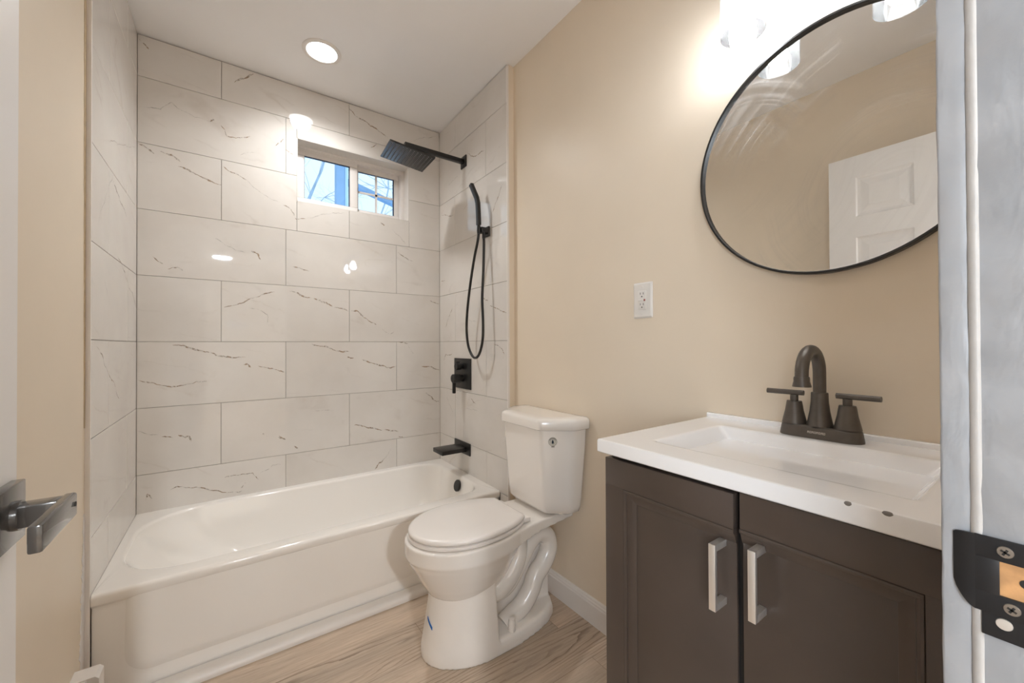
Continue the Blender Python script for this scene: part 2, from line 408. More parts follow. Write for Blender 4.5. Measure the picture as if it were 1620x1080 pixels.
def catmull(pts, k):
    out = []; n = len(pts)
    for i in range(n-1):
        p0 = pts[max(i-1, 0)]; p1 = pts[i]; p2 = pts[i+1]; p3 = pts[min(i+2, n-1)]
        for j in range(k):
            u = j/k
            out.append(0.5*((2*p1)+(p2-p0)*u+(2*p0-5*p1+4*p2-p3)*u*u+(3*p1-p0-3*p2+p3)*u**3))
    out.append(pts[-1]); return out
def rrect2(a, b, r, n=4):
    """rounded rectangle of full size a x b around the origin"""
    out = []
    for cx, cy, st in ((a/2-r, b/2-r, 0), (-a/2+r, b/2-r, 90), (-a/2+r, -b/2+r, 180), (a/2-r, -b/2+r, 270)):
        for k in range(n+1):
            t = math.radians(st+90*k/n); out.append((cx+r*math.cos(t), cy+r*math.sin(t)))
    return out
def rpoly(x0, x1, y0, y1, radii, n=8):
    """rounded rectangle with its own radius at (x1,y1), (x0,y1), (x0,y0), (x1,y0)"""
    out = []
    for (cx, cy, sx, sy, st), r in zip(((x1, y1, -1, -1, 0), (x0, y1, 1, -1, 90), (x0, y0, 1, 1, 180), (x1, y0, -1, 1, 270)), radii):
        for k in range(n+1):
            t = math.radians(st+90*k/n); out.append((cx+sx*r+r*math.cos(t), cy+sy*r+r*math.sin(t)))
    return out
def empty(name, loc):
    o = bpy.data.objects.new(name, None); COL.objects.link(o); o.location = loc; o.empty_display_size = 0.05; return o
def tag(o, label=None, cat=None, group=None, kind=None):
    if label: o['label'] = label
    if cat: o['category'] = cat
    if group: o['group'] = group
    if kind: o['kind'] = kind
    return o
def thing(name, label, cat, loc, group=None): return tag(empty(name, loc), label, cat, group)
def struct(o, label=None): o['kind'] = 'structure'; return tag(o, label) if label else o

# ------------------------------------------------------------------ the room shell
XR, XW, XL, XLW, YB, ZC = 1.1574, 1.200, -0.3505, -0.362, 2.4759, 2.571
TUB_Y, TUB_Z = 1.745, 0.361
TR_Y0, TL_Y0 = 1.668, 1.745      # front edges of the tiled right and left walls
ROW = 0.3065
Z5 = 0.0199 + CAMZ               # grout line at eye height
def rowz(k): return Z5 + (5-k)*ROW
YF0, YF1 = -0.075, 0.047         # front wall, hall face and room face

struct(MB().box((-2.6, -5.2, -0.05), (2.6, YB+0.13, 0)).build('floor', M['floor'], smooth=False))
struct(MB().box((-2.6, -5.2, ZC), (2.6, YB+0.13, ZC+0.05)).build('ceiling', M['ceiling'], smooth=False))
struct(MB().box((XW, YF0, 0), (XW+0.12, YB+0.13, ZC)).build('wall_right', M['cream'], smooth=False))
struct(MB().box((XLW-0.12, YF0, 0), (XLW, YB+0.13, ZC)).build('wall_left', M['cream'], smooth=False))
# front wall with the doorway the camera looks through
fw = MB()
fw.box((XLW, YF0, 0), (-0.245, YF1, ZC)); fw.box((0.526, YF0, 0), (XW, YF1, ZC)); fw.box((-0.245, YF0, 2.11), (0.526, YF1, ZC))
struct(fw.build('wall_front', M['cream'], smooth=False))

# darker veins of the marble print: weight (2 strong, 1 medium, 0 faint) and a line in wall metres (along the wall, height)
VEINS_BACK = [(2,[(0.015,2.48),(0.041,2.507),(0.071,2.528),(0.097,2.558)]),(2,[(-0.083,2.245),(-0.068,2.262)]),(1,[(-0.04,2.24),(-0.024,2.223),(-0.017,2.193),(0.02,2.195),(0.084,2.223)]),(0,[(-0.332,2.232),(-0.271,2.243),(-0.23,2.291),(-0.207,2.269),(-0.141,2.248),(-0.083,2.248)]),(1,[(0.192,2.202),(0.221,2.23),(0.239,2.26)]),(1,[(0.245,2.199),(0.281,2.179)]),(2,[(-0.348,2.062),(-0.31,2.043),(-0.292,2.028)]),(2,[(-0.27,2.046),(-0.23,2.039),(-0.198,2.015)]),(2,[(-0.207,1.991),(-0.16,1.978),(-0.112,1.959),(-0.037,1.939)]),(1,[(-0.03,2.036),(-0.006,2.017),(0.041,2.003),(0.068,1.99)]),(0,[(0.068,1.99),(0.129,1.938),(0.221,1.903)]),(1,[(0.233,1.892),(0.269,1.878),(0.293,1.828),(0.342,1.837)]),(0,[(0.342,1.837),(0.459,1.886),(0.555,1.912)]),(1,[(0.572,2.542),(0.612,2.503)]),(2,[(0.612,2.503),(0.7,2.471),(0.808,2.433)]),(1,[(0.7,2.339),(0.738,2.374)]),(2,[(0.76,1.888),(0.784,1.874)]),(0,[(0.831,1.861),(0.871,1.828),(0.92,1.779)]),(0,[(-0.072,1.668),(0.02,1.618),(0.063,1.61)]),(2,[(0.085,1.624),(0.118,1.611),(0.129,1.582)]),(1,[(-0.296,1.546),(-0.26,1.515)]),(1,[(-0.242,1.493),(-0.206,1.506),(-0.186,1.491)]),(1,[(0.269,1.562),(0.311,1.559),(0.361,1.544)]),(1,[(0.863,1.723),(0.92,1.69),(0.97,1.672)]),(0,[(0.041,2.113),(0.107,2.147)]),(0,[(0.095,2.379),(0.14,2.374)]),(1,[(-0.345,2.546),(-0.324,2.526),(-0.311,2.511)]),(0,[(0.939,2.44),(1.042,2.503),(1.131,2.539)]),(1,[(-0.027,1.322),(0.006,1.333),(0.065,1.359),(0.111,1.383),(0.194,1.416)]),(0,[(0.08,1.326),(0.127,1.314),(0.162,1.292),(0.158,1.245)]),(2,[(-0.225,1.133),(-0.201,1.133),(-0.141,1.109),(-0.073,1.092),(0.006,1.067),(0.065,1.068)]),(2,[(0.054,1.029),(0.073,1.033),(0.088,1.014)]),(1,[(0.119,1.021),(0.158,1.01),(0.244,0.98)]),(1,[(-0.346,0.974),(-0.295,0.959),(-0.239,0.937),(-0.181,0.94),(-0.134,0.954),(-0.094,0.953)]),(2,[(0.264,1.426),(0.337,1.399),(0.408,1.385),(0.483,1.349),(0.57,1.329)]),(2,[(0.584,1.333),(0.619,1.334),(0.655,1.296)]),(1,[(0.655,1.296),(0.734,1.255)]),(0,[(0.766,1.229),(0.821,1.197),(0.843,1.214)]),(2,[(0.372,1.137),(0.436,1.122),(0.501,1.096),(0.574,1.092)]),(2,[(0.564,1.059),(0.599,1.053)]),(2,[(0.65,1.041),(0.733,1.012),(0.798,0.986),(0.854,0.992)]),(1,[(0.871,1.15),(0.935,1.138)]),(2,[(1.024,0.986),(1.092,0.983),(1.153,0.957)]),(1,[(1.087,1.423),(1.15,1.405)]),(0,[(0.935,1.125),(0.97,1.073)]),(2,[(0.602,0.653),(0.681,0.627),(0.764,0.602),(0.87,0.579)]),(1,[(0.87,0.55),(0.899,0.541)]),(2,[(0.722,0.366),(0.745,0.399),(0.783,0.425)]),(0,[(0.783,0.425),(0.821,0.476)]),(2,[(1.055,0.811),(1.098,0.778),(1.131,0.746),(1.151,0.748)]),(1,[(0.21,0.636),(0.246,0.617)]),(2,[(0.286,0.576),(0.304,0.56)]),(0,[(0.388,0.758),(0.492,0.747)]),(0,[(-0.346,0.738),(-0.308,0.72),(-0.263,0.711)]),(1,[(-0.263,0.703),(-0.223,0.694)]),(2,[(-0.203,0.703),(-0.177,0.688),(-0.163,0.694),(-0.155,0.666)]),(1,[(-0.233,0.448),(-0.207,0.458),(-0.171,0.445),(-0.134,0.44),(-0.085,0.416),(-0.034,0.393),(0.036,0.376),(0.051,0.384)]),(1,[(0.045,0.396),(0.066,0.424)]),(1,[(-0.319,0.418),(-0.312,0.446),(-0.292,0.415)]),(1,[(-0.023,0.463),(0.053,0.468),(0.096,0.465),(0.121,0.427)]),(0,[(0.127,0.456),(0.165,0.471),(0.184,0.49),(0.223,0.486)]),(2,[(0.139,0.664),(0.158,0.648)]),(1,[(0.213,0.643),(0.246,0.617)])]
VEINS_RIGHT = [(0,[(2.338,2.166),(2.258,2.176),(2.207,2.182)]),(1,[(1.808,1.844),(1.78,1.886),(1.716,1.966)]),(1,[(2.086,2.28),(1.976,2.22),(1.893,2.214)]),(1,[(2.451,2.001),(2.339,1.965),(2.273,1.953)]),(1,[(2.385,1.244),(2.343,1.304),(2.29,1.361)]),(1,[(1.84,1.342),(1.766,1.321),(1.67,1.289)]),(1,[(1.794,1.131),(1.722,1.107),(1.697,1.073)]),(1,[(2.415,1.027),(2.386,1.065),(2.292,1.073)]),(1,[(2.051,0.812),(1.986,0.787)]),(1,[(1.919,1.396),(1.859,1.369)]),(0,[(2.12,0.748),(1.965,0.746)]),(0,[(2.082,1.278),(1.983,1.261)]),(1,[(2.454,1.556),(2.397,1.555)]),(0,[(2.374,0.789),(2.281,0.692)])]
VEINS_LEFT = [(1,[(2.028,1.734),(2.151,1.687),(2.255,1.663)]),(1,[(2.091,1.47),(2.258,1.407),(2.478,1.3)]),(0,[(1.9,1.358),(1.952,1.299)]),(0,[(1.945,1.851),(2.449,2.031)]),(1,[(1.811,1.128),(1.982,1.021),(2.129,0.925)]),(0,[(1.828,1.519),(2.028,1.761)])]

def vein_mesh(lines, place, thick, seed):
    """thin irregular ribbons printed on the tile faces, broken up along their length"""
    r = random.Random(seed); mb = MB(); faces = []
    def jag(p, q, amp, depth):
        if depth == 0: return [p]
        m = ((p[0]+q[0])/2+r.uniform(-amp, amp), (p[1]+q[1])/2+r.uniform(-amp, amp))
        return jag(p, m, amp*0.55, depth-1)+jag(m, q, amp*0.55, depth-1)
    for w, pts in lines:
        path = []
        for a, b in zip(pts[:-1], pts[1:]):
            L = math.hypot(b[0]-a[0], b[1]-a[1]); path += jag(a, b, L*0.085, 3 if L < 0.06 else 4)
        path.append(pts[-1]); n = len(path)
        base = (0.0020, 0.0038, 0.0058)[w]; ph = r.uniform(0, 9); strip = []
        for i, (a, b) in enumerate(path):
            d = (path[min(i+1, n-1)][0]-path[max(i-1, 0)][0], path[min(i+1, n-1)][1]-path[max(i-1, 0)][1]); L = math.hypot(*d) or 1
            t = i/(n-1); wd = base*(0.35+0.9*abs(math.sin(ph+t*7.3))**1.5+r.uniform(0, 0.35))*(min(1, 8*t+0.15)*min(1, 8*(1-t)+0.15))*0.5
            nx, ny = -d[1]/L*wd, d[0]/L*wd
            strip.append((mb.bm.verts.new(place(a+nx, b+ny, thick+0.0002)), mb.bm.verts.new(place(a-nx, b-ny, thick+0.0002))))
        for (a, b), (c, d) in zip(strip[:-1], strip[1:]): faces.append((mb.bm.faces.new((a, b, d, c)), w))
    for f, w in faces: f.material_index = 2 if w else 3
    me = bpy.data.meshes.new('tmp'); mb.bm.to_mesh(me); mb.bm.free(); return me
def tile_panel(name, rects, place, thick, backing, veins=()):
    """tiles as slightly raised slabs with eased edges over a grout bed; place(u, v, h) maps wall metres to the world"""
    mb = MB(); bm = mb.bm; uvl = bm.loops.layers.uv.new('tile')
    rnd = random.Random(11)
    for (u0, u1, v0, v1, seed) in rects:
        if u1-u0 < 0.004 or v1-v0 < 0.004: continue
        g = 0.0009; e = 0.0008
        ou, ov = seed
        outer = [(u0+g, v0+g), (u1-g, v0+g), (u1-g, v1-g), (u0+g, v1-g)]
        inner = [(u0+g+e, v0+g+e), (u1-g-e, v0+g+e), (u1-g-e, v1-g-e), (u0+g+e, v1-g-e)]
        lo = [bm.verts.new(place(a, b, 0)) for a, b in outer]; mi = [bm.verts.new(place(a, b, thick-e)) for a, b in outer]; hi = [bm.verts.new(place(a, b, thick)) for a, b in inner]
        fs = [(bm.faces.new(hi), inner)]
        for j in range(4):
            k = (j+1) % 4
            fs.append((bm.faces.new((mi[j], mi[k], hi[k], hi[j])), [outer[j], outer[k], inner[k], inner[j]]))
            fs.append((bm.faces.new((lo[j], lo[k], mi[k], mi[j])), [outer[j], outer[k], outer[k], outer[j]]))
        for f, uvs in fs:
            for l, q in zip(f.loops, uvs): l[uvl].uv = (q[0]+ou, q[1]+ov)
    o = mb.build(name, M['tile'], smooth=False, recalc=True)
    o.data.materials.append(M['grout'])
    b2 = bmesh.new(); b2.from_mesh(o.data)
    for (a, b) in backing:
        t = bmesh.new(); bmesh.ops.create_cube(t, size=1.0)
        for v in t.verts: v.co = Vector([(a[i]+b[i])/2+v.co[i]*abs(b[i]-a[i]) for i in range(3)])
        for f in t.faces: f.material_index = 1
        me = bpy.data.meshes.new('tmp'); t.to_mesh(me); t.free(); b2.from_mesh(me); bpy.data.meshes.remove(me)
    bmesh.ops.recalc_face_normals(b2, faces=b2.faces[:])
    if veins:
        me = vein_mesh(veins, place, thick, 3); b2.from_mesh(me); bpy.data.meshes.remove(me); o.data.materials.append(M['vein']); o.data.materials.append(M['vein_faint'])
    b2.to_mesh(o.data); b2.free()
    return struct(o)
def cut(rect, hole):
    (u0, u1, v0, v1, s) = rect; (a0, a1, b0, b1) = hole
    if a1 <= u0 or a0 >= u1 or b1 <= v0 or b0 >= v1: return [rect]
    out = []
    if a0 > u0: out.append((u0, a0, v0, v1, s))
    if a1 < u1: out.append((a1, u1, v0, v1, s))
    c0, c1 = max(u0, a0), min(u1, a1)
    if b0 > v0: out.append((c0, c1, v0, b0, s))
    if b1 < v1: out.append((c0, c1, b1, v1, s))
    return out
WX0, WX1, WZ0, WZ1 = 0.300, 0.943, 1.927, 2.281     # window opening
rnd = random.Random(5)
ztop = ZC-0.004
levels = [TUB_Z-0.01] + [rowz(k) for k in (7, 6, 5, 4, 3, 2, 1)] + [ztop]
def rows(joints_for, u0, u1, zmin=None):
    out = []
    lv = levels if zmin is None else [zmin]+[l for l in levels if l > zmin+0.02]
    for i in range(len(lv)-1):
        js = [u0] + [j for j in joints_for(8-(len(lv)-2-i) if False else i) if u0+0.01 < j < u1-0.01] + [u1]
        for a, b in zip(js[:-1], js[1:]): out.append((a, b, lv[i], lv[i+1], (rnd.uniform(0, 40), rnd.uniform(0, 40))))
    return out
JA = [-0.0379, -0.0379+0.613, -0.0379+1.226]; JB = [0.2461, 0.2461+0.613]
back = rows(lambda i: JB if i % 2 == 0 else JA, XL, XR)
back = [q for r in back for q in cut(r, (WX0, WX1, WZ0, WZ1))]
TK = 0.009
bk = []
for (a0, a1, b0, b1) in ((XL-0.012, WX0, 0, ZC), (WX1, XW, 0, ZC), (WX0, WX1, 0, WZ0), (WX0, WX1, WZ1, ZC)):
    bk.append(((a0, YB+TK-0.0015, b0), (a1, YB+0.13, b1)))
tile_panel('wall_back', back, lambda u, v, h: (u, YB+TK-h, v), TK, bk, VEINS_BACK)
# right tiled wall stands proud of the painted wall; it also runs down in front of the tub
right = rows(lambda i: [1.878] if i % 2 == 0 else [2.250], TR_Y0+0.004, YB)
right += [(TR_Y0+0.004, TUB_Y-0.002, 0.06, TUB_Z-0.01, (rnd.uniform(0, 40), rnd.uniform(0, 40)))]
tile_panel('wall_shower_right', right, lambda u, v, h: (XR+TK-h, u, v), TK, [((XR+TK-0.0015, TR_Y0+0.004, 0), (XW, YB+TK, ZC))], VEINS_RIGHT)
left = rows(lambda i: [1.966] if i % 2 == 0 else [2.27], TL_Y0+0.003, YB)
tile_panel('wall_shower_left', left, lambda u, v, h: (XL-TK+h, u, v), TK, [((XLW, TL_Y0+0.003, 0), (XL-TK+0.0015, YB+TK, ZC))], VEINS_LEFT)
# finished ends of the tiled walls
struct(MB().box((XR-0.001, TR_Y0-0.002, 0.06), (XR+0.0105, TR_Y0+0.005, ztop), 0.0015).build('trim_1', M['white_trim']))
struct(MB().box((XR+0.0105, TR_Y0, 0), (XW+0.001, TR_Y0+0.0042, ZC)).build('trim_2', M['cream'], smooth=False))
struct(MB().box((XLW-0.001, TL_Y0-0.004, 0), (XL+0.0008, TL_Y0+0.003, ztop), 0.0012).build('trim_3', M['white_trim']))
# uneven caulk line beside the left tile edge: tan above, flaking white below
def ragged(name, mat, z0, z1, w0, w1, seed, jit=0.28):
    r = random.Random(seed); mb = MB(); n = 60
    edge = []
    for i in range(n+1):
        z = z0+(z1-z0)*i/n
        edge.append((TL_Y0-0.004-(w0+(w1-w0)*i/n)*(1+r.uniform(-jit, jit)), z))
    pts = [(TL_Y0-0.004, z0), (TL_Y0-0.004, z1)] + edge[::-1]
    mb.prism(pts, XLW, XLW+0.0012, 'yz')
    return struct(mb.build(name, mat, smooth=False))
ragged('trim_4', M['tan'], 0.88, ztop, 0.008, 0.024, 3, 0.10)
ragged('trim_5', M['caulk'], 0.02, 0.62, 0.055, 0.012, 9)

# baseboard along the painted right wall
def moulding(name, y0, y1):
    prof = [(0, 0), (-0.013, 0), (-0.013, 0.078), (-0.0105, 0.083), (-0.0105, 0.088), (-0.007, 0.0925), (-0.006, 0.099), (-0.002, 0.103), (0, 0.103)]
    mb = MB(); mb.loft([[(XW+a, y, b) for a, b in prof] for y in (y0, y1)])
    return struct(mb.build(name, M['white_trim'], angle=25))
moulding('baseboard_right', 0.645, TR_Y0)
# quarter round where the tub meets the floor
q = [(TUB_Y+0.004, 0.0), (TUB_Y-0.046, 0.0)] + [(TUB_Y-0.024-0.022*math.cos(t), 0.006+0.022*math.sin(t)) for t in [i*PI/16 for i in range(0, 9)]] + [(TUB_Y+0.004, 0.028)]
struct(MB().loft([[(x, a, b) for a, b in q] for x in (XL+0.012, XR)]).build('trim_6', M['white_trim'], angle=50))

# ------------------------------------------------------------------ hall behind the camera (seen only in reflections)
struct(MB().box((1.5, -5.2, 0), (1.6, YF0, ZC)).box((XW, YF0-0.1, 0), (1.6, YF0, ZC)).build('wall_hall_right', M['hall_wall'], smooth=False))
hl = MB()
hl.box((-2.2, -5.2, 0), (-2.1, -3.4, ZC)); hl.box((-2.2, -1.0, 0), (-2.1, YF0, ZC)); hl.box((-2.2, -3.4, 0), (-2.1, -1.0, 0.75)); hl.box((-2.2, -3.4, 2.35), (-2.1, -1.0, ZC))
struct(hl.build('wall_hall_left', M['hall_wall'], smooth=False))
struct(MB().box((-2.1, YF0-0.1, 0), (XLW-0.12, YF0, ZC)).build('wall_hall_front', M['hall_wall'], smooth=False))
hb = MB()
hb.box((-2.2, -5.2, 0), (-0.12, -5.1, ZC)); hb.box((0.30, -5.2, 0), (1.6, -5.1, ZC)); hb.box((-0.12, -5.2, 0), (0.30, -5.1, 1.48)); hb.box((-0.12, -5.2, 1.66), (0.30, -5.1, ZC))
struct(hb.build('wall_hall_back', M['hall_wall'], smooth=False))
w2 = struct(empty('window_2', (0.09, -5.15, 1.48)))
f2 = MB()
for a, b in (((-0.12, 1.48), (0.30, 1.50)), ((-0.12, 1.64), (0.30, 1.66)), ((-0.12, 1.48), (-0.10, 1.66)), ((0.28, 1.48), (0.30, 1.66)), ((0.08, 1.48), (0.10, 1.66))):
    f2.box((a[0], -5.17, a[1]), (b[0], -5.13, b[1]))
f2.build('window_frame', M['vinyl'], w2, smooth=False)
MB().box((-0.12, -5.152, 1.48), (0.30, -5.148, 1.66)).build('window_pane', M['glass'], w2, smooth=False)
hlamp = thing('hall_ceiling_light', 'round lit hall ceiling light glinting in the back wall tiles', 'ceiling light', (-0.10, -3.0, ZC))
MB().lathe([(0.15, 0.0), (0.15, -0.02), (0.14, -0.025)], (-0.10, -3.0, ZC)).build('lamp_base', M['white_trim'], hlamp)
MB().lathe([(0.125, -0.025), (0.122, -0.032), (0.09, -0.036), (0.0005, -0.037)], (-0.10, -3.0, ZC)).build('lamp_diffuser', M['hall_lamp'], hlamp)

# ------------------------------------------------------------------ window in the back wall
win = struct(empty('window_1', (0.62, 2.56, WZ0)))
FY = 2.560
rv = MB()   # tiled reveal of the opening
rv.box((WX0-0.0005, YB+0.0005, WZ1-0.004), (WX1+0.0005, FY, WZ1+0.0005)); rv.box((WX1-0.004, YB+0.0005, WZ0), (WX1+0.0005, FY, WZ1))
rv.box((WX0-0.0005, YB+0.0005, WZ0), (WX0+0.004, FY, WZ1)); rv.box((WX0-0.0005, YB+0.0005, WZ0-0.0005), (WX1+0.0005, FY, WZ0+0.004))
rv.build('window_reveal', M['tile'], win, smooth=False)
fr = MB()
FZ1 = WZ1
def ringbox(mb, x0, x1, z0, z1, wl, wr, wb, wt, y0, y1, bev=0.002):
    mb.box((x0, y0, z0), (x1, y1, z0+wb), bev); mb.box((x0, y0, z1-wt), (x1, y1, z1), bev)
    mb.box((x0, y0, z0+wb), (x0+wl, y1, z1-wt), bev); mb.box((x1-wr, y0, z0+wb), (x1, y1, z1-wt), bev)
ringbox(fr, WX0, WX1, WZ0, WZ1, 0.012, 0.026, 0.020, 0.016, FY, FY+0.075)
fr.box((WX0, FY+0.004, WZ1-0.026), (WX1, FY+0.05, WZ1-0.012), 0.002)
fr.build('window_frame', M['vinyl'], win)
ls = MB(); SY = FY+0.004
ringbox(ls, WX0+0.010, 0.645, WZ0+0.006, WZ1-0.022, 0.039, 0.045, 0.048, 0.029, SY, SY+0.028, 0.003)
lsash = ls.build('window_sash', M['vinyl'], win)
g = MB(); ringbox(g, WX0+0.0485, 0.6005, WZ0+0.0535, WZ1-0.0505, 0.0022, 0.0055, 0.0022, 0.0045, SY+0.006, SY+0.016, 0)
g.build('window_gasket', M['gasket'], lsash, smooth=False)
MB().box((WX0+0.045, SY+0.014, WZ0+0.050), (0.603, SY+0.018, WZ1-0.047)).build('window_pane', M['glass'], lsash, smooth=False)
rs = MB(); SY2 = FY+0.036
ringbox(rs, 0.612, WX1-0.026, WZ0+0.010, WZ1-0.022, 0.046, 0.031, 0.048, 0.034, SY2, SY2+0.028, 0.003)
rsash = rs.build('window_sash', M['vinyl'], win)
mu = MB(); mu.box((0.764, SY2+0.006, WZ0+0.056), (0.777, SY2+0.012, WZ1-0.055)); mu.box((0.656, SY2+0.006, WZ0+0.163), (0.888, SY2+0.012, WZ0+0.176))
mu.build('window_muntins', M['vinyl'], rsash, smooth=False)
g = MB(); ringbox(g, 0.656, WX1-0.0555, WZ0+0.0565, WZ1-0.0545, 0.002, 0.007, 0.002, 0.004, SY2+0.003, SY2+0.016, 0)
g.build('window_gasket', M['gasket'], rsash, smooth=False)
MB().box((0.654, SY2+0.015, WZ0+0.054), (WX1-0.053, SY2+0.019, WZ1-0.052)).build('window_pane', M['glass'], rsash, smooth=False)

# outside the window: bare trees, and the porch post and beam next to the house
def bare_tree(x, y, z0, h, seed, label):
    r = random.Random(seed); o = thing('bare_tree', label, 'tree', (x, y, z0), 'bare trees outside the window')
    tr = MB()
    pts = [(x, y, z0)]
    for i in range(6): pts.append((x+r.uniform(-.12, .12)*(i+1)/2, y+r.uniform(-.1, .1), z0+h*(i+1)/6))
    tr.tube(pts, lambda u: 0.030*(1-u)+0.010, 8, 4); tr.build('trunk', M['bark'], o)
    br = MB()
    def branch(p, d, L, rad, dep):
        q = [p]; dd = Vector(d)
        for i in range(4):
            dd = (dd+Vector((r.uniform(-.35, .35), r.uniform(-.2, .2), r.uniform(-.28, .2)))).normalized(); q.append(q[-1]+dd*L/4)
        br.tube(q, lambda u: rad*(1-0.75*u), 5, 2, caps=True)
        if dep:
            for k in range(3):
                b = q[r.randint(1, 4)]; branch(b, (dd+Vector((r.uniform(-1, 1), r.uniform(-.5, .5), r.uniform(-.7, .7)))).normalized(), L*0.62, rad*0.5, dep-1)
    P = [Vector(a) for a in pts]
    for k in range(26):
        i = r.randint(2, 6); branch(P[i], Vector((r.uniform(-1, 1), r.uniform(-.5, .5), r.uniform(-0.2, 0.8))).normalized(), r.uniform(0.9, 1.7), 0.011, 3)
    br.build('branches', M['bark'], o)
bare_tree(1.25, 8.0, 0.0, 7.0, 4, 'bare tree seen through the left pane of the small window')
bare_tree(3.5, 11.5, 0.0, 8.5, 8, 'bare tree seen through the right pane of the small window')
porch = thing('porch_frame', 'blue-grey post and beam of a porch outside the window', 'porch', (0.95, 3.6, 0))
MB().box((0.730, 3.58, 0), (0.795, 3.66, 3.6), 0.004).build('post', M['siding'], porch)
MB().box((0.800, 3.60, 0), (0.828, 3.64, 3.6), 0.003).build('corner_board', M['siding_light'], porch)
bm_ = MB(); bm_.loft([[(x, y, z+dz) for y, dz in ((4.32, -0.022), (4.40, -0.022), (4.40, 0.022), (4.32, 0.022))] for x, z in ((0.90, 2.855), (1.9, 2.585))]); bm_.build('beam', M['siding'], porch)
struct(MB().box((-6, 2.75, -0.3), (8, 14, -0.25)).build('ground_outside', M['siding_light'], smooth=False))

# ------------------------------------------------------------------ bathtub
def bathtub():
    t = thing('bathtub', 'white alcove bathtub with a smooth apron below the marble-look tiles', 'bathtub', (0.40, 2.1, 0))
    x0, x1, y0, y1 = XL+0.001, XR-0.001, TUB_Y, YB-0.001
    n = 8
    A = lambda pts, z: [(a, b, z) for a, b in pts]
    R = TUB_Z
    rings = []
    # outer skin upwards, over the rolled rim and down into the basin
    rings.append(A(rpoly(x0, x1, y0+0.012, y1, (0.002, 0.002, 0.002, 0.002), n), 0.0))
    rings.append(A(rpoly(x0, x1, y0+0.010, y1, (0.002, 0.002, 0.002, 0.002), n), 0.30))
    for k in range(7):
        a = k/6*PI/2
        rings.append(A(rpoly(x0, x1, y0+0.012*(1-math.sin(a))*0+0.010*(1-k/6), y1, (0.002,)*4, n), 0.318+0.012*k/6))
    for k in range(1, 7):
        a = k/6*PI/2
        rings.append(A(rpoly(x0, x1, y0+0.013*(1-math.cos(a)), y1, (0.002,)*4, n), R-0.014+0.014*math.sin(a)))
    bx0, bx1, by0, by1 = -0.312, 1.100, y0+0.082, y1-0.046
    rad = (0.13, 0.22, 0.20, 0.12)
    for k in range(0, 7):
        a = k/6*PI/2; d = 0.014
        rings.append(A(rpoly(bx0-d+d*math.sin(a), bx1+d-d*math.sin(a), by0-d+d*math.sin(a), by1+d-d*math.sin(a), rad, n), R-0.0015-d*(1-math.cos(a))))
    prof = [(0.05, 0.030, 0.010, 0.012), (0.12, 0.075, 0.018, 0.022), (0.20, 0.15, 0.028, 0.035), (0.26, 0.225, 0.040, 0.05), (0.295, 0.30, 0.065, 0.075), (0.305, 0.36, 0.11, 0.11)]
    for dz, dl, dr, dy in prof:
        rings.append(A(rpoly(bx0+dl, bx1-dr, by0+dy, by1-dy, (0.12, 0.18, 0.18, 0.11), n), R-dz))
    mb = MB(); mb.loft(rings, True, True)
    # apron: raised centre panel above a set-back toe, its lower left corner rounded
    pa = MB()
    xa, xb, za, zb = -0.250, 1.13, 0.098, 0.343
    back = rpoly(xa-0.030, xb+0.02, za-0.028, zb, (0.001, 0.001, 0.075, 0.02), n)
    front = rpoly(xa+0.012, xb-0.01, za+0.003, zb, (0.001, 0.001, 0.040, 0.01), n)
    mid = rpoly(xa-0.004, xb+0.004, za-0.006, zb, (0.001, 0.001, 0.05, 0.012), n)
    pa.loft([[(a, y0+0.013, b) for a, b in back], [(a, y0+0.003, b) for a, b in mid], [(a, y0+0.0012, b) for a, b in front]], False, True)
    body = mb.build('tub_shell', M['tub'], t, angle=42)
    pa.build('apron_panel', M['tub'], t, angle=50)
    ov = MB(); ax = Vector((-1, 0, 0.28)).normalized(); c = Vector((1.083, 2.085, 0.305))
    ov.lathe([(0.033, -0.004), (0.033, 0.004), (0.030, 0.007), (0.0005, 0.008)], c, ax, 36); ov.build('overflow_plate', M['black'], t)
    dr = MB(); dr.lathe([(0.035, 0), (0.035, 0.004), (0.028, 0.006), (0.0005, 0.007)], (0.93, 2.11, TUB_Z-0.306), (0, 0, 1), 32); dr.build('drain', M['black'], t)
bathtub()

# ------------------------------------------------------------------ shower fittings on the right tiled wall
def shower_head():
    t = thing('rain_shower', 'square black rain shower head on a straight wall arm', 'shower head', (XR, 2.125, 2.236))
    MB().box((XR-0.008, 2.092, 2.202), (XR-0.0002, 2.158, 2.270), 0.0015).build('wall_flange', M['black'], t)
    MB().box((0.784, 2.1125, 2.224), (XR-0.007, 2.1375, 2.249), 0.002).build('arm', M['black'], t)
    MB().lathe([(0.012, 0), (0.012, 0.022), (0.016, 0.026), (0.016, 0.038)], (0.80, 2.125, 2.182), (0, 0, 1)).build('swivel_joint', M['black'], t)
    R = Matrix.Rotation(-0.093, 4, 'Z') @ Matrix.Rotation(0.152, 4, 'Y') @ Matrix.Rotation(0.072, 4, 'X')
    X = Matrix.Translation((0.80, 2.125, 2.169)) @ R
    h = MB(); s = 0.123
    h.prism(rrect2(2*s, 2*s, 0.004, 3), 0.0, 0.008, 'xy', 0.0012); h.lathe([(0.03, 0.008), (0.024, 0.018)], (0, 0, 0)); h.xform(X)
    hd = h.build('spray_plate', M['black'], t)
    nz = MB()
    for i in range(12):
        for j in range(12):
            nz.lathe([(0.0034, 0.001), (0.0034, -0.0015), (0.0022, -0.003)], ((i-5.5)*0.0195, (j-5.5)*0.0195, 0), (0, 0, 1), 8)
    nz.xform(X); nz.build('spray_nozzles', M['black_soft'], hd)
shower_head()

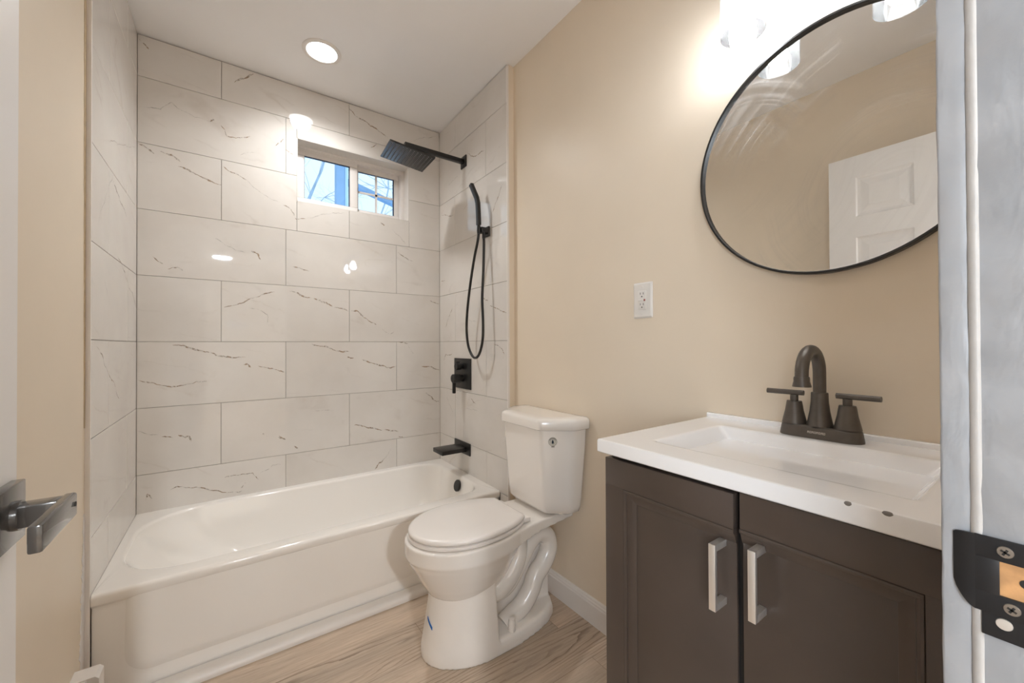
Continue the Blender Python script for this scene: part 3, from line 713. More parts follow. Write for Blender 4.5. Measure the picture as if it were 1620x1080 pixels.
def hand_shower():
    hb = thing('hand_shower_holder', 'small square black bracket holding the hand shower on the tile wall', 'bracket', (XR, 1.86, 1.75))
    m = MB(); m.box((XR-0.010, 1.835, 1.722), (XR-0.0002, 1.885, 1.776), 0.0015); m.build('wall_plate', M['black'], hb)
    m = MB(); m.box((1.1050, 1.836, 1.736), (XR-0.009, 1.872, 1.766), 0.002); m.cyl((1.122, 1.842, 1.705), (1.122, 1.842, 1.742), 0.009); m.build('holder_arm', M['black'], hb)
    t = thing('hand_shower', 'slim black hand shower wand hanging with its looped hose', 'hand shower', (1.09, 1.85, 1.75))
    w = MB(); w.tube([(1.094, 1.848, 1.775), (1.093, 1.850, 1.84), (1.092, 1.854, 1.895), (1.090, 1.862, 1.925), (1.078, 1.886, 1.985), (1.074, 1.894, 2.005)], 0.01, rect=(0.020, 0.024), up=(1, 0, 0))
    w.build('wand', M['black'], t)
    m = MB(); m.lathe([(0.009, 0), (0.0105, 0.016), (0.0085, 0.05)], (1.094, 1.848, 1.727), (0, 0, 1)); m.build('hose_nut', M['black'], t)
    h = MB()
    P = [(1.095, 1.850, 1.735), (1.095, 1.862, 1.69), (1.095, 1.901, 1.599), (1.095, 1.945, 1.464), (1.097, 1.982, 1.326), (1.10, 1.998, 1.219), (1.10, 1.980, 1.125), (1.10, 1.933, 1.066), (1.10, 1.888, 1.058), (1.10, 1.850, 1.088), (1.10, 1.823, 1.150), (1.10, 1.816, 1.23), (1.10, 1.824, 1.383), (1.110, 1.828, 1.518), (1.120, 1.838, 1.66), (1.122, 1.842, 1.704)]
    h.tube(P, 0.0072, 12, 8); h.build('hose', M['black'], t)
hand_shower()

def shower_valve():
    t = thing('shower_valve', 'square black shower valve plate with diverter knob and lever', 'shower valve', (XR, 2.15, 0.95))
    m = MB(); m.box((XR-0.008, 2.045, 0.862), (XR-0.0002, 2.250, 1.046), 0.002); m.build('valve_plate', M['black'], t)
    m = MB(); m.lathe([(0.016, 0), (0.016, 0.016), (0.021, 0.018), (0.021, 0.046), (0.019, 0.048)], (XR-0.008, 2.138, 0.998), (-1, 0, 0)); m.box((XR-0.052, 2.134, 0.998), (XR-0.03, 2.142, 1.030), 0.002); m.build('diverter_knob', M['black'], t)
    m = MB(); m.lathe([(0.021, 0), (0.021, 0.024), (0.027, 0.026), (0.027, 0.066), (0.024, 0.069)], (XR-0.008, 2.138, 0.926), (-1, 0, 0)); m.box((XR-0.076, 2.130, 0.838), (XR-0.058, 2.146, 0.926), 0.003); m.build('lever_handle', M['black'], t)
shower_valve()
def tub_spout():
    t = thing('tub_spout', 'flat black waterfall spout above the end of the bathtub', 'tub spout', (XR, 2.15, 0.51))
    m = MB(); m.box((XR-0.008, 2.055, 0.470), (XR-0.0002, 2.250, 0.542), 0.002); m.build('wall_plate', M['black'], t)
    m = MB(); m.box((0.985, 2.080, 0.494), (XR-0.03, 2.205, 0.518), 0.002); m.box((XR-0.032, 2.095, 0.488), (XR-0.007, 2.190, 0.516), 0.002); m.build('spout_blade', M['black'], t)
tub_spout()

# ------------------------------------------------------------------ toilet
def egg(xc, af, hy, xb, hyb, n=64, yc=1.354, p=2.0):
    """plan outline: half ellipse in front, easing to a flat rear edge of half width hyb at xb"""
    pts = []
    L = (xb-xc)/math.sqrt(max(1e-6, 1-(hyb/hy)**2))
    t_end = math.acos(min(1, (xb-xc)/L))
    front = [PI/2+PI*i/n for i in range(n+1)]
    for t in front: pts.append((xc+af*math.cos(t), yc+hy*math.sin(t)))
    m = n//3
    for i in range(1, m+1):
        t = -PI/2+(PI/2-t_end)*i/m; pts.append((xc+L*math.cos(t), yc+hy*math.sin(t)))
    for i in range(1, m): pts.append((xb, yc-hyb+2*hyb*i/m))
    for i in range(0, m):
        t = t_end+(PI/2-t_end)*i/m; pts.append((xc+L*math.cos(t), yc+hy*math.sin(t)))
    return pts
def fuse(o, voxel, it):
    r = o.modifiers.new('fuse', 'REMESH'); r.mode = 'VOXEL'; r.voxel_size = voxel; r.use_smooth_shade = True
    s = o.modifiers.new('ease', 'SMOOTH'); s.factor = 0.5; s.iterations = it
    return o
def toilet():
    yc = 1.354
    t = thing('toilet', 'white two-piece toilet with closed lid beside the vanity', 'toilet', (0.80, yc, 0))
    Z = lambda pts, z: [(a, b, z) for a, b in pts]
    # bowl and rear deck
    b = MB()
    b.loft([Z(egg(0.74, 0.150, 0.118, 0.865, 0.07), 0.225), Z(egg(0.74, 0.172, 0.138, 0.885, 0.08), 0.262), Z(egg(0.74, 0.198, 0.158, 0.905, 0.09), 0.31),
            Z(egg(0.735, 0.216, 0.171, 0.925, 0.10), 0.350), Z(egg(0.735, 0.222, 0.177, 0.935, 0.108), 0.366), Z(egg(0.735, 0.229, 0.180, 0.95, 0.11), 0.374), Z(egg(0.735, 0.229, 0.180, 0.95, 0.11), 0.426)])
    side = [(0.84, 0.150), (0.90, 0.146), (0.965, 0.132), (1.03, 0.122), (1.19, 0.122)]
    dk = MB()
    for (xa, ha), (xb_, hb) in zip(side[:-1], side[1:]):
        za = 0.368+(xa-0.86)*0.10; zb = 0.368+(xb_-0.86)*0.10
        b.loft([[(xa, yc-ha, za), (xa, yc+ha, za), (xa, yc+ha, 0.426), (xa, yc-ha, 0.426)], [(xb_, yc-hb, zb), (xb_, yc+hb, zb), (xb_, yc+hb, 0.426), (xb_, yc-hb, 0.426)]])
    fuse(b.build('bowl', M['porcelain'], t), 0.0045, 5)
    # pedestal column and foot
    p = MB()
    p.loft([Z(egg(0.792, 0.228, 0.148, 0.80, 0.147), 0.0), Z(egg(0.792, 0.228, 0.148, 0.80, 0.147), 0.03), Z(egg(0.790, 0.212, 0.143, 0.797, 0.142), 0.10), Z(egg(0.786, 0.193, 0.137, 0.793, 0.136), 0.19), Z(egg(0.782, 0.183, 0.132, 0.790, 0.131), 0.28)])
    foot = [(0.78, -0.148), (0.90, -0.145), (1.00, -0.130), (1.06, -0.112), (1.105, -0.085), (1.128, -0.045), (1.132, 0), (1.128, 0.045), (1.105, 0.085), (1.06, 0.112), (1.00, 0.130), (0.90, 0.145), (0.78, 0.148)]
    F = lambda k, z, dx=0.0: [(a-dx*(a > 1.0), yc+c*k, z) for a, c in foot]
    p.loft([F(1.0, 0.0), F(1.0, 0.030), F(0.97, 0.045, 0.004), F(0.90, 0.053, 0.01)])
    p.box((0.76, yc-0.035, 0.02), (1.125, yc+0.035, 0.385))       # centre web behind the trapway
    fuse(p.build('pedestal', M['bisque_raw'], t), 0.0045, 3)
    cb = MB(); n_ = len(foot)
    ol = egg(0.792, 0.231, 0.151, 0.80, 0.150)
    ring = [(a, b_) for a, b_ in ol if a < 0.79]
    path = [(a*1.0, b_, 0.002) for a, b_ in ring]
    # trapway: S-shaped ceramic pipe on each side
    for sgn in (-1, 1):
        k = MB()
        y = lambda d: yc+sgn*d
        k.tube([(0.785, y(0.075), 0.205), (0.83, y(0.088), 0.205), (0.885, y(0.088), 0.240), (0.925, y(0.086), 0.30), (0.935, y(0.08), 0.37)], lambda u: 0.040-0.008*u, 20, 8)
        k.tube([(0.81, y(0.070), 0.185), (0.875, y(0.075), 0.200), (0.935, y(0.075), 0.265), (0.985, y(0.072), 0.325), (1.035, y(0.070), 0.350), (1.082, y(0.070), 0.328), (1.095, y(0.070), 0.275), (1.065, y(0.072), 0.222), (1.020, y(0.075), 0.185), (0.995, y(0.075), 0.135), (0.955, y(0.072), 0.088), (0.90, y(0.070), 0.062), (0.865, y(0.070), 0.045)], 0.037, 20, 8)
        k.build('trapway', M['porcelain'], t)
        c = MB(); c.lathe([(0.0145, 0.0), (0.0135, 0.036), (0.011, 0.046), (0.0005, 0.049)], (0.868, yc+sgn*0.122, 0.048)); c.build('bolt_cap', M['porcelain'], t)
    # seat and lid
    s = MB(); s.loft([Z(egg(0.735, 0.212, 0.166, 0.94, 0.104), 0.4285), Z(egg(0.735, 0.217, 0.170, 0.942, 0.106), 0.431), Z(egg(0.735, 0.217, 0.170, 0.942, 0.106), 0.4395), Z(egg(0.735, 0.213, 0.166, 0.94, 0.104), 0.4415), Z(egg(0.735, 0.200, 0.153, 0.925, 0.094), 0.4418)])
    s.build('seat', M['seat_plastic'], t, angle=60)
    l = MB(); l.loft([Z(egg(0.735, 0.200, 0.153, 0.925, 0.094), 0.4465), Z(egg(0.735, 0.214, 0.167, 0.941, 0.105), 0.4468), Z(egg(0.735, 0.216, 0.169, 0.943, 0.106), 0.449), Z(egg(0.735, 0.216, 0.169, 0.943, 0.106), 0.457), Z(egg(0.735, 0.212, 0.165, 0.940, 0.104), 0.4620), Z(egg(0.735, 0.203, 0.156, 0.932, 0.098), 0.4645), Z(egg(0.735, 0.12, 0.09, 0.88, 0.05), 0.4665)])
    l.build('lid', M['seat_plastic'], t, angle=60)
    for sg in (-1, 1):
        h = MB(); h.box((0.935, yc+sg*0.078-0.03, 0.428), (0.972, yc+sg*0.078+0.03, 0.446), 0.005); h.build('seat_hinge', M['seat_plastic'], t)
    # tank
    def octo(xf, xbk, hf, hs, xs, z):
        return [(xf, yc-hf, z), (xf, yc+hf, z), (xs, yc+hs, z), (xbk, yc+hs, z), (xbk, yc-hs, z), (xs, yc-hs, z)]
    def rocto(xf, xbk, hf, hs, xs, z, r=0.018):
        base = [Vector((a, b_)) for a, b_, _ in octo(xf, xbk, hf, hs, xs, z)]; out = []
        for i, p_ in enumerate(base):
            a = (base[i-1]-p_).normalized(); c = (base[(i+1) % 6]-p_).normalized()
            for k in range(6):
                u = k/5; q_ = (p_+a*r)*(1-u)**2+p_*2*u*(1-u)+(p_+c*r)*u*u; out.append((q_.x, q_.y, z))
        return out
    tk = MB()
    tk.loft([rocto(1.075, 1.180, 0.075, 0.150, 1.13, 0.428), rocto(1.045, 1.184, 0.105, 0.170, 1.13, 0.440), rocto(1.027, 1.186, 0.118, 0.178, 1.125, 0.462), rocto(1.022, 1.187, 0.120, 0.183, 1.12, 0.50),
             rocto(1.008, 1.188, 0.127, 0.203, 1.115, 0.70), rocto(1.003, 1.188, 0.129, 0.210, 1.113, 0.79)])
    tk.build('tank', M['porcelain'], t, angle=45)
    ld = MB()
    ld.loft([rocto(0.997, 1.192, 0.131, 0.219, 1.112, 0.786), rocto(0.990, 1.194, 0.134, 0.224, 1.110, 0.790), rocto(0.990, 1.194, 0.134, 0.224, 1.110, 0.818), rocto(0.994, 1.193, 0.132, 0.220, 1.111, 0.827), rocto(1.003, 1.190, 0.127, 0.212, 1.114, 0.832), rocto(1.04, 1.17, 0.10, 0.17, 1.13, 0.834)])
    ld.build('tank_lid', M['porcelain'], t, angle=60)
    # round sticker on the near slanted face of the tank
    zc = 0.742
    k = (zc-0.70)/0.09
    A = Vector((1.008-0.005*k, yc-(0.127+0.002*k), zc)); B = Vector((1.115-0.002*k, yc-(0.203+0.007*k), zc))
    u = (B-A).normalized(); tilt = 0.035
    nrm = Vector((-1, -1, 0)); nrm = (nrm-u*nrm.dot(u)).normalized(); v = (Vector((0, 0, 1))+nrm*tilt).normalized(); nrm = u.cross(v); 
    if nrm.x > 0: nrm = -nrm
    c0 = A+(B-A)*0.37+nrm*0.0012
    Mx = Matrix((u, v, nrm)).transposed().to_4x4(); Mx.translation = c0
    d = MB(); d.lathe([(0.0175, -0.0006), (0.0175, 0.0004), (0.0005, 0.0004)], (0, 0, 0), n=40); d.xform(Mx)
    st = d.build('sticker', M['badge'], t)
    ink = MB()
    for (r0, r1) in ((0.0163, 0.0172), (0.0098, 0.0104)):
        for i in range(48):
            a0, a1 = 2*PI*i/48, 2*PI*(i+1)/48
            ink.face([(r0*math.cos(a0), r0*math.sin(a0), 0.0007), (r1*math.cos(a0), r1*math.sin(a0), 0.0007), (r1*math.cos(a1), r1*math.sin(a1), 0.0007), (r0*math.cos(a1), r0*math.sin(a1), 0.0007)])
    for i in range(9):
        a = math.radians(150-120*i/8)
        for (dr, w, h_) in ((0.0, 0.0007, 0.0036), (0.0013, 0.0016, 0.0009)):
            c1 = Vector((math.cos(a), math.sin(a), 0))*(0.0133); tx = Vector((-math.sin(a), math.cos(a), 0)); rx = Vector((math.cos(a), math.sin(a), 0))
            q0 = c1+rx*dr
            ink.face([q0+tx*w+rx*h_/2+Vector((0, 0, .0008)), q0-tx*w+rx*h_/2+Vector((0, 0, .0008)), q0-tx*w-rx*h_/2+Vector((0, 0, .0008)), q0+tx*w-rx*h_/2+Vector((0, 0, .0008))])
    for i in range(3):
        x = -0.005+0.0042*i
        ink.face([(x, -0.0225, 0.0004), (x+0.003, -0.0225, 0.0004), (x+0.003, -0.0188, 0.0004), (x, -0.0188, 0.0004)])
    ink.xform(Mx); ink.build('sticker_ring', M['badge_ink'], st, smooth=False)
    dp = MB(); pts = []
    for i in range(25):
        a = 2*PI*i/24; 
        pts.append((0.0058*math.sin(a)*(math.sin(a/2)**1.0), 0.0082*math.cos(a)))
    dp.prism(pts[:-1], 0.0004, 0.0012, 'xy'); dp.xform(Mx); dp.build('sticker_drop', M['drop'], st)
    tp = thing('tape_strip', 'short strip of blue tape stuck low on the toilet pedestal', 'tape', (0.585, 1.34, 0.14))
    m = MB()
    zt = lambda q_: 0.142-0.022*q_
    import_pts = []
    for i in range(9):
        q_ = i/8; ang = PI+(-0.02+0.24*q_); z = zt(q_)
        f = (z-0.10)/0.09; xc = 0.790-0.004*f; af = 0.212-0.019*f; hy = 0.143-0.006*f
        import_pts.append([(xc+(af+e)*math.cos(ang), yc+(hy+e)*math.sin(ang), z+dz) for e, dz in ((0.0002, 0.005), (0.0022, 0.005), (0.0022, -0.005), (0.0002, -0.005))])
    m.loft(import_pts); m.build('tape', M['tape'], tp)
toilet()

# ------------------------------------------------------------------ vanity: cabinet, top, faucet
VX, VY0, VY1, VYC = 0.716, 0.058, 0.634, 0.338
def vanity():
    t = thing('vanity_cabinet', 'dark espresso two-door vanity cabinet under the white sink top', 'cabinet', (0.95, VYC, 0))
    c = MB()
    c.box((VX+0.021, VY0+0.002, 0.09), (VX+0.036, VY1-0.002, 0.876)); c.box((VX+0.03, VY1-0.016, 0.0), (XW-0.014, VY1-0.001, 0.876)); c.box((VX+0.03, VY0+0.001, 0.0), (XW-0.014, VY0+0.016, 0.876))
    c.box((VX+0.075, VY0+0.01, 0.0), (VX+0.09, VY1-0.01, 0.10)); c.box((VX+0.03, VY0+0.01, 0.09), (XW-0.02, VY1-0.01, 0.106))
    c.build('carcass', M['espresso_in'], t, smooth=False)
    def door(ya, yb, outer_hi, top):
        """slab with frame on the top, bottom and outer edge only; the panel runs out to the meeting edge"""
        z0, z1 = 0.105, top
        m = MB(); th = 0.019
        m.box((VX+0.012, ya, z0), (VX+th, yb, z1), 0.001)
        rail, stile = 0.062, 0.052
        o0, o1 = (yb-stile, yb) if outer_hi else (ya, ya+stile)
        m.box((VX, ya, z1-rail), (VX+0.014, yb, z1), 0.0016); m.box((VX, ya, z0), (VX+0.014, yb, z0+rail), 0.0016)
        m.box((VX, o0, z0+rail-0.002), (VX+0.014, o1, z1-rail+0.002), 0.0016)
        d = m.build('door', M['espresso'], t)
        # ogee moulding inside the frame
        prof = [(0.003, -0.001), (-0.0005, 0.001), (-0.0012, 0.004), (-0.0002, 0.0075), (0.003, 0.0085), (0.0032, 0.011), (0.0105, 0.027), (0.0128, 0.0275), (0.014, 0.0275), (0.014, -0.001)]
        k = MB()
        ei = (o0 if outer_hi else o1); far = ya if outer_hi else yb
        sg = -1 if outer_hi else 1
        zt, zb = z1-rail, z0+rail
        P1 = [(VX+a, far, zt-b) for a, b in prof]; P2 = [(VX+a, ei+sg*b, zt-b) for a, b in prof]; P3 = [(VX+a, ei+sg*b, zb+b) for a, b in prof]; P4 = [(VX+a, far, zb+b) for a, b in prof]
        k.loft([P1, P2, P3, P4]); k.build('door_moulding', M['espresso'], d, angle=20)
        return d
    dl = door(VYC+0.006, VY1, True, 0.866)
    dr = door(VY0, VYC-0.004, False, 0.872)
    def pull(d, y, z0, z1):
        m = MB(); xb = VX-0.028
        m.box((xb, y-0.006, z0), (xb+0.007, y+0.006, z1), 0.0008)
        for z in (z0, z1-0.012): m.box((xb+0.006, y-0.006, z), (VX+0.0125, y+0.006, z+0.012), 0.0008)
        m.build('handle', M['nickel'], d)
    pull(dl, 0.368, 0.661, 0.777); pull(dr, 0.303, 0.677, 0.793)
vanity()

def vanity_top():
    x0, x1, y0, y1, zt, th = 0.700, XW-0.001, 0.052, 0.646, 0.908, 0.030
    t = thing('sink_countertop', 'white one-piece sink top with a shallow rectangular basin', 'sink', (0.95, 0.345, zt-th))
    # deck with a sloping basin: rings from the underside over the edge, across the deck and down the basin
    n = 5
    A = lambda pts, z: [(a, b, z) for a, b in pts]
    rings = [A(rpoly(x0+0.002, x1, y0+0.002, y1-0.002, (0.003,)*4, n), zt-th), A(rpoly(x0, x1, y0, y1, (0.004,)*4, n), zt-th+0.002), A(rpoly(x0, x1, y0, y1, (0.004,)*4, n), zt-0.004), A(rpoly(x0+0.0015, x1, y0+0.0015, y1-0.0015, (0.004,)*4, n), zt-0.001), A(rpoly(x0+0.004, x1, y0+0.004, y1-0.004, (0.004,)*4, n), zt), A(rpoly(x0+0.007, x1-0.004, y0+0.007, y1-0.007, (0.004,)*4, n), zt)]
    bx0, bx1, by0, by1 = 0.788, 1.078, 0.128, 0.552
    rings += [A(rpoly(bx0-0.010, bx1+0.010, by0-0.010, by1+0.010, (0.016,)*4, n), zt), A(rpoly(bx0-0.004, bx1+0.004, by0-0.004, by1+0.004, (0.014,)*4, n), zt), A(rpoly(bx0, bx1, by0, by1, (0.012,)*4, n), zt-0.0015), A(rpoly(bx0+0.003, bx1-0.002, by0+0.004, by1-0.004, (0.012,)*4, n), zt-0.006)]
    for f, ins_x0, ins_x1, ins_y in ((0.36, 0.010, 0.006, 0.038), (0.70, 0.020, 0.013, 0.075), (0.92, 0.034, 0.027, 0.102), (1.0, 0.060, 0.055, 0.135)):
        rings.append(A(rpoly(bx0+ins_x0, bx1-ins_x1, by0+ins_y, by1-ins_y, (0.012+0.01*f,)*4, n), zt-0.006-0.122*f))
    mb = MB(); mb.loft(rings, True, True)
    mb.build('basin_deck', M['counter'], t, angle=30)
    # low lip along the wall
    lp = MB(); lp.box((x1-0.016, y0, zt-0.002), (x1, y1, zt+0.012), 0.003, 3); lp.build('back_lip', M['counter'], t)
    for (y, w) in ((0.182, 0.0065), (0.141, 0.0085)):
        c = MB(); c.ball((x0+0.0030, y, zt-0.0034), 1.0, scale=(0.0036, w*0.9, 0.0036)); c.build('edge_chip', M['chip'], t)['label'] = 'dark chip in the front edge'
    d = MB(); d.lathe([(0.022, 0), (0.022, 0.002), (0.016, 0.004), (0.0005, 0.0045)], (0.935, 0.34, zt-0.1275), n=28); d.build('drain', M['bronze'], t)
vanity_top()

def faucet():
    fx, fy, fz = 1.128, 0.343, 0.908
    t = thing('faucet', 'dark gooseneck faucet with two lever handles on the sink top', 'faucet', (fx, fy, fz))
    def stad(hl, r, z, n=14):
        pts = []
        for i in range(n+1): a = PI*i/n; pts.append((fx+r*math.cos(a), fy+hl+r*math.sin(a), z))
        for i in range(n+1): a = PI+PI*i/n; pts.append((fx+r*math.cos(a), fy-hl+r*math.sin(a), z))
        return pts
    b = MB(); b.loft([stad(0.051, 0.030, fz), stad(0.051, 0.030, fz+0.003), stad(0.051, 0.0265, fz+0.024), stad(0.051, 0.0235, fz+0.0275)]); b.build('base_plate', M['bronze'], t, angle=30)
    # small silver name strip on the base
    lg = MB()
    for i in range(8):
        y = fy+0.0155-0.0044*i; xx = lambda z: fx-0.0300+(z-0.003)*0.167
        for (dy, dz, w, h) in ((0.0, 0.0, 0.0007, 0.0050), (0.0013, 0.0018, 0.0014, 0.0009), (0.0013, -0.0018 if i % 2 else 0.0, 0.0014, 0.0009), (0.0026, 0.0, 0.0007, 0.0050)):
            z0 = 0.0145+dz-h/2; z1 = 0.0145+dz+h/2; yy = y-dy
            lg.face([(xx(z0)-0.0006, yy+w/2, fz+z0), (xx(z0)-0.0006, yy-w/2, fz+z0), (xx(z1)-0.0006, yy-w/2, fz+z1), (xx(z1)-0.0006, yy+w/2, fz+z1)])
    lg.build('name_lettering', M['silver_ink'], t, smooth=False, recalc=False)
    s = MB(); z = fz+0.0275
    s.lathe([(0.0265, 0), (0.0235, 0.012), (0.0195, 0.034), (0.0172, 0.056), (0.0165, 0.0765), (0.0155, 0.078)], (fx, fy, z)); s.build('spout_base', M['bronze'], t)
    pts = [(fx, fy, z+0.075), (fx, fy, z+0.125)]; r = 0.053; cz = z+0.125
    for i in range(1, 19):
        a = PI*i/18; pts.append((fx-r+r*math.cos(a), fy, cz+r*math.sin(a)*0.98))
    pts += [(fx-2*r, fy, cz-0.006)]
    k = MB(); k.tube(pts, 0.0128, 24); k.build('spout_neck', M['bronze'], t)
    a = MB(); a.lathe([(0.0142, 0.022), (0.0150, 0.018), (0.0150, 0.012), (0.0175, 0.002), (0.0175, 0.0), (0.013, 0.0)], (fx-2*r, fy, cz-0.027)); a.build('aerator', M['bronze'], t)
    for sg in (-1, 1):
        y = fy+sg*0.0515
        h = MB(); h.lathe([(0.0255, 0), (0.0235, 0.010), (0.0190, 0.030), (0.0160, 0.050), (0.0152, 0.053)], (fx, y, z)); 
        h.lathe([(0.0085, 0), (0.0085, 0.016)], (fx, y, z+0.052)); hd = h.build('handle', M['bronze'], t)
        l = MB(); l.cyl((fx, y-sg*0.020, z+0.0735), (fx-0.004, y+sg*0.058, z+0.0735), 0.0062); l.build('lever', M['bronze'], hd)
faucet()

# ------------------------------------------------------------------ mirror, light, outlet on the right wall
def round_mirror():
    cy, cz, r = 0.345, 1.612, 0.312
    t = thing('round_mirror', 'large round mirror with a thin black frame above the vanity', 'mirror', (XW-0.011, cy, cz))
    MB().lathe([(r-0.004, 0.004), (r-0.004, 0.012)], (XW, cy, cz), (-1, 0, 0), 96).build('mirror_glass', M['mirror'], t)
    MB().lathe([(r-0.005, 0.001), (r, 0.001), (r, 0.021), (r-0.001, 0.022), (r-0.0055, 0.022), (r-0.0065, 0.021), (r-0.0065, 0.012), (r-0.005, 0.001)], (XW, cy, cz), (-1, 0, 0), 96, False, False).build('mirror_frame', M['black'], t)
round_mirror()
def vanity_light():
    x = 1.080
    t = thing('vanity_light', 'two-light fixture with clear glass cylinder shades above the mirror', 'wall light', (XW, 0.355, 2.11))
    m = MB(); m.box((XW-0.022, 0.20, 2.115), (XW-0.0002, 0.51, 2.205), 0.004); m.build('back_plate', M['black'], t)
    for y in (0.485, 0.226):
        a = MB(); a.tube([(XW-0.02, y, 2.16), (x+0.02, y, 2.16), (x+0.004, y, 2.155), (x, y, 2.13)], 0.008, 14, 4); a.lathe([(0.030, 0), (0.030, 0.03), (0.012, 0.045)], (x, y, 2.088)); ar = a.build('lamp_arm', M['black'], t)
        s = MB(); s.lathe([(0.020, 0.160), (0.046, 0.158), (0.0515, 0.152), (0.0515, 0.0), (0.0492, 0.0), (0.0492, 0.150), (0.045, 0.1555), (0.020, 0.1575)], (x, y, 1.930), n=56, cap0=False, cap1=False); s.build('glass_shade', M['shade_glass'], ar)
        b = MB(); b.lathe([(0.0005, 0.0), (0.012, 0.002), (0.022, 0.008), (0.0285, 0.018), (0.0305, 0.032), (0.0285, 0.048), (0.022, 0.066), (0.0165, 0.080), (0.0145, 0.092)], (x, y, 1.938)); b.build('bulb', M['bulb'], ar)
        k = MB(); k.cyl((x, y, 2.028), (x, y, 2.09), 0.0165); k.build('socket', M['plate'], ar)
vanity_light()
def outlet():
    y, z = 0.8815, 1.284
    t = thing('wall_outlet', 'white double outlet plate on the cream wall above the toilet tank', 'outlet', (XW, y, z))
    m = MB(); hw, hh = 0.0395, 0.0635
    m.loft([[(XW, y+a, z+b) for a, b in rrect2(2*hw, 2*hh, 0.004)], [(XW-0.002, y+a, z+b) for a, b in rrect2(2*hw, 2*hh, 0.004)], [(XW-0.006, y+a, z+b) for a, b in rrect2(2*hw-0.012, 2*hh-0.012, 0.003)]], False, True)
    m.build('cover_plate', M['plate'], t, angle=20)
    g = MB(); g.box((XW-0.0085, y-0.0165, z-0.0335), (XW-0.005, y+0.0165, z+0.0335), 0.0012); r = g.build('receptacle', M['plate'], t)
    for dz in (0.019, -0.019):
        s = MB()
        for dy in (0.0062, -0.0062): s.box((XW-0.0089, y+dy-0.001, z+dz+0.001), (XW-0.0080, y+dy+0.001, z+dz+0.0085))
        s.cyl((XW-0.0080, y, z+dz-0.006), (XW-0.0089, y, z+dz-0.006), 0.0024, 12)
        s.build('socket_slots', M['slot'], r, smooth=False)
    b = MB(); b.box((XW-0.0096, y-0.004, z-0.0035), (XW-0.0082, y+0.0145, z+0.0035), 0.0006); b.build('test_button', M['plate'], r)
    b = MB(); b.box((XW-0.0096, y-0.0145, z-0.0035), (XW-0.0082, y-0.008, z+0.0035), 0.0006); b.build('reset_button', M['red'], r)
    for dz in (0.048, -0.048):
        w = MB(); w.lathe([(0.0032, 0), (0.0032, 0.0008), (0.002, 0.0014)], (XW-0.0058, y, z+dz), (-1, 0, 0), 14); w.build('plate_screw', M['plate'], t)
outlet()
def recessed_light():
    x, y = 0.366, 2.120
    t = thing('recessed_light', 'round lit recessed ceiling light with white trim over the bathtub', 'ceiling light', (x, y, ZC))
    MB().lathe([(0.088, 0.0), (0.088, -0.003), (0.084, -0.006), (0.070, -0.006), (0.067, -0.003), (0.067, 0.0)], (x, y, ZC), n=56, cap0=False, cap1=False).build('trim_ring', M['white_trim'], t)
    MB().lathe([(0.0675, -0.0005), (0.0675, -0.0035), (0.0005, -0.0042)], (x, y, ZC), n=56).build('light_disc', M['led'], t)
    d = bpy.data.lights.new('downlight_beam', 'SPOT'); d.energy = 56; d.color = (0.98, 0.985, 0.98); d.spot_size = math.radians(150); d.spot_blend = 1.0; d.shadow_soft_size = 0.06
    o = bpy.data.objects.new('downlight_beam', d); COL.objects.link(o); o.location = (x, y, ZC-0.012)
recessed_light()

# ------------------------------------------------------------------ open door on the left with its lever handle
def panel_door():
    x0, x1, ya, yb, z0, z1 = -0.245, -0.210, -0.010, 0.737, 0.012, 2.078
    d = struct(empty('door_1', (x1, ya, 0)))
    m = MB()
    W_ = yb-ya; st, mid = 0.110, 0.105
    cols = [(ya+st, ya+W_/2-mid/2), (ya+W_/2+mid/2, yb-st)]
    rws = [(0.21, 0.78), (0.98, 1.665), (1.768, 1.968)]
    # frame pieces, and a moulded raised panel on each face
    m.box((x0, ya, z0), (x1, ya+st, z1)); m.box((x0, yb-st, z0), (x1, yb, z1)); m.box((x0, ya+W_/2-mid/2, z0), (x1, ya+W_/2+mid/2, z1))
    zs = [z0]+[q_ for r_ in rws for q_ in r_]+[z1]
    for a, b in zip(zs[0::2], zs[1::2]):
        for c0, c1 in cols: m.box((x0, c0-0.0005, a), (x1, c1+0.0005, b))
    slab = m.build('door_slab', M['door'], d, smooth=False)
    for c0, c1 in cols:
        for a, b in rws:
            k = MB()
            for xf, sg in ((x1, -1), (x0, 1)):
                def R(ins, dep): return [(xf+sg*dep, c0+ins, a+ins), (xf+sg*dep, c1-ins, a+ins), (xf+sg*dep, c1-ins, b-ins), (xf+sg*dep, c0+ins, b-ins)]
                k.loft([R(0, 0), R(0.006, 0.006), R(0.016, 0.009), R(0.022, 0.009), R(0.050, 0.003)], False, True)
            k.build('door_panel', M['door'], slab, smooth=False)
    # square rose, spindle and flat lever
    yc, zc = 0.688, 0.939; xr = x1+0.0
    h = MB(); h.box((xr, yc-0.033, zc-0.0335), (xr+0.012, yc+0.033, zc+0.0335), 0.0015)
    hd = h.build('door_handle', M['black_satin'], d)
    s = MB(); s.box((xr+0.011, yc-0.0090, zc-0.0135), (xr+0.049, yc+0.0150, zc+0.0115), 0.0025); s.lathe([(0.0165, 0), (0.0165, 0.005)], (xr+0.012, yc+0.003, zc-0.001), (1, 0, 0)); s.build('handle_neck', M['black_satin'], hd)
    l = MB(); l.box((xr+0.047, yc-0.095, zc-0.0150), (xr+0.058, yc+0.0155, zc+0.0130), 0.0025); l.build('handle_lever', M['black_satin'], hd)
    ss = MB(); ss.cyl((xr+0.0575, yc+0.009, zc), (xr+0.0583, yc+0.009, zc), 0.003, 12); ss.build('set_screw', M['slot'], hd)
panel_door()

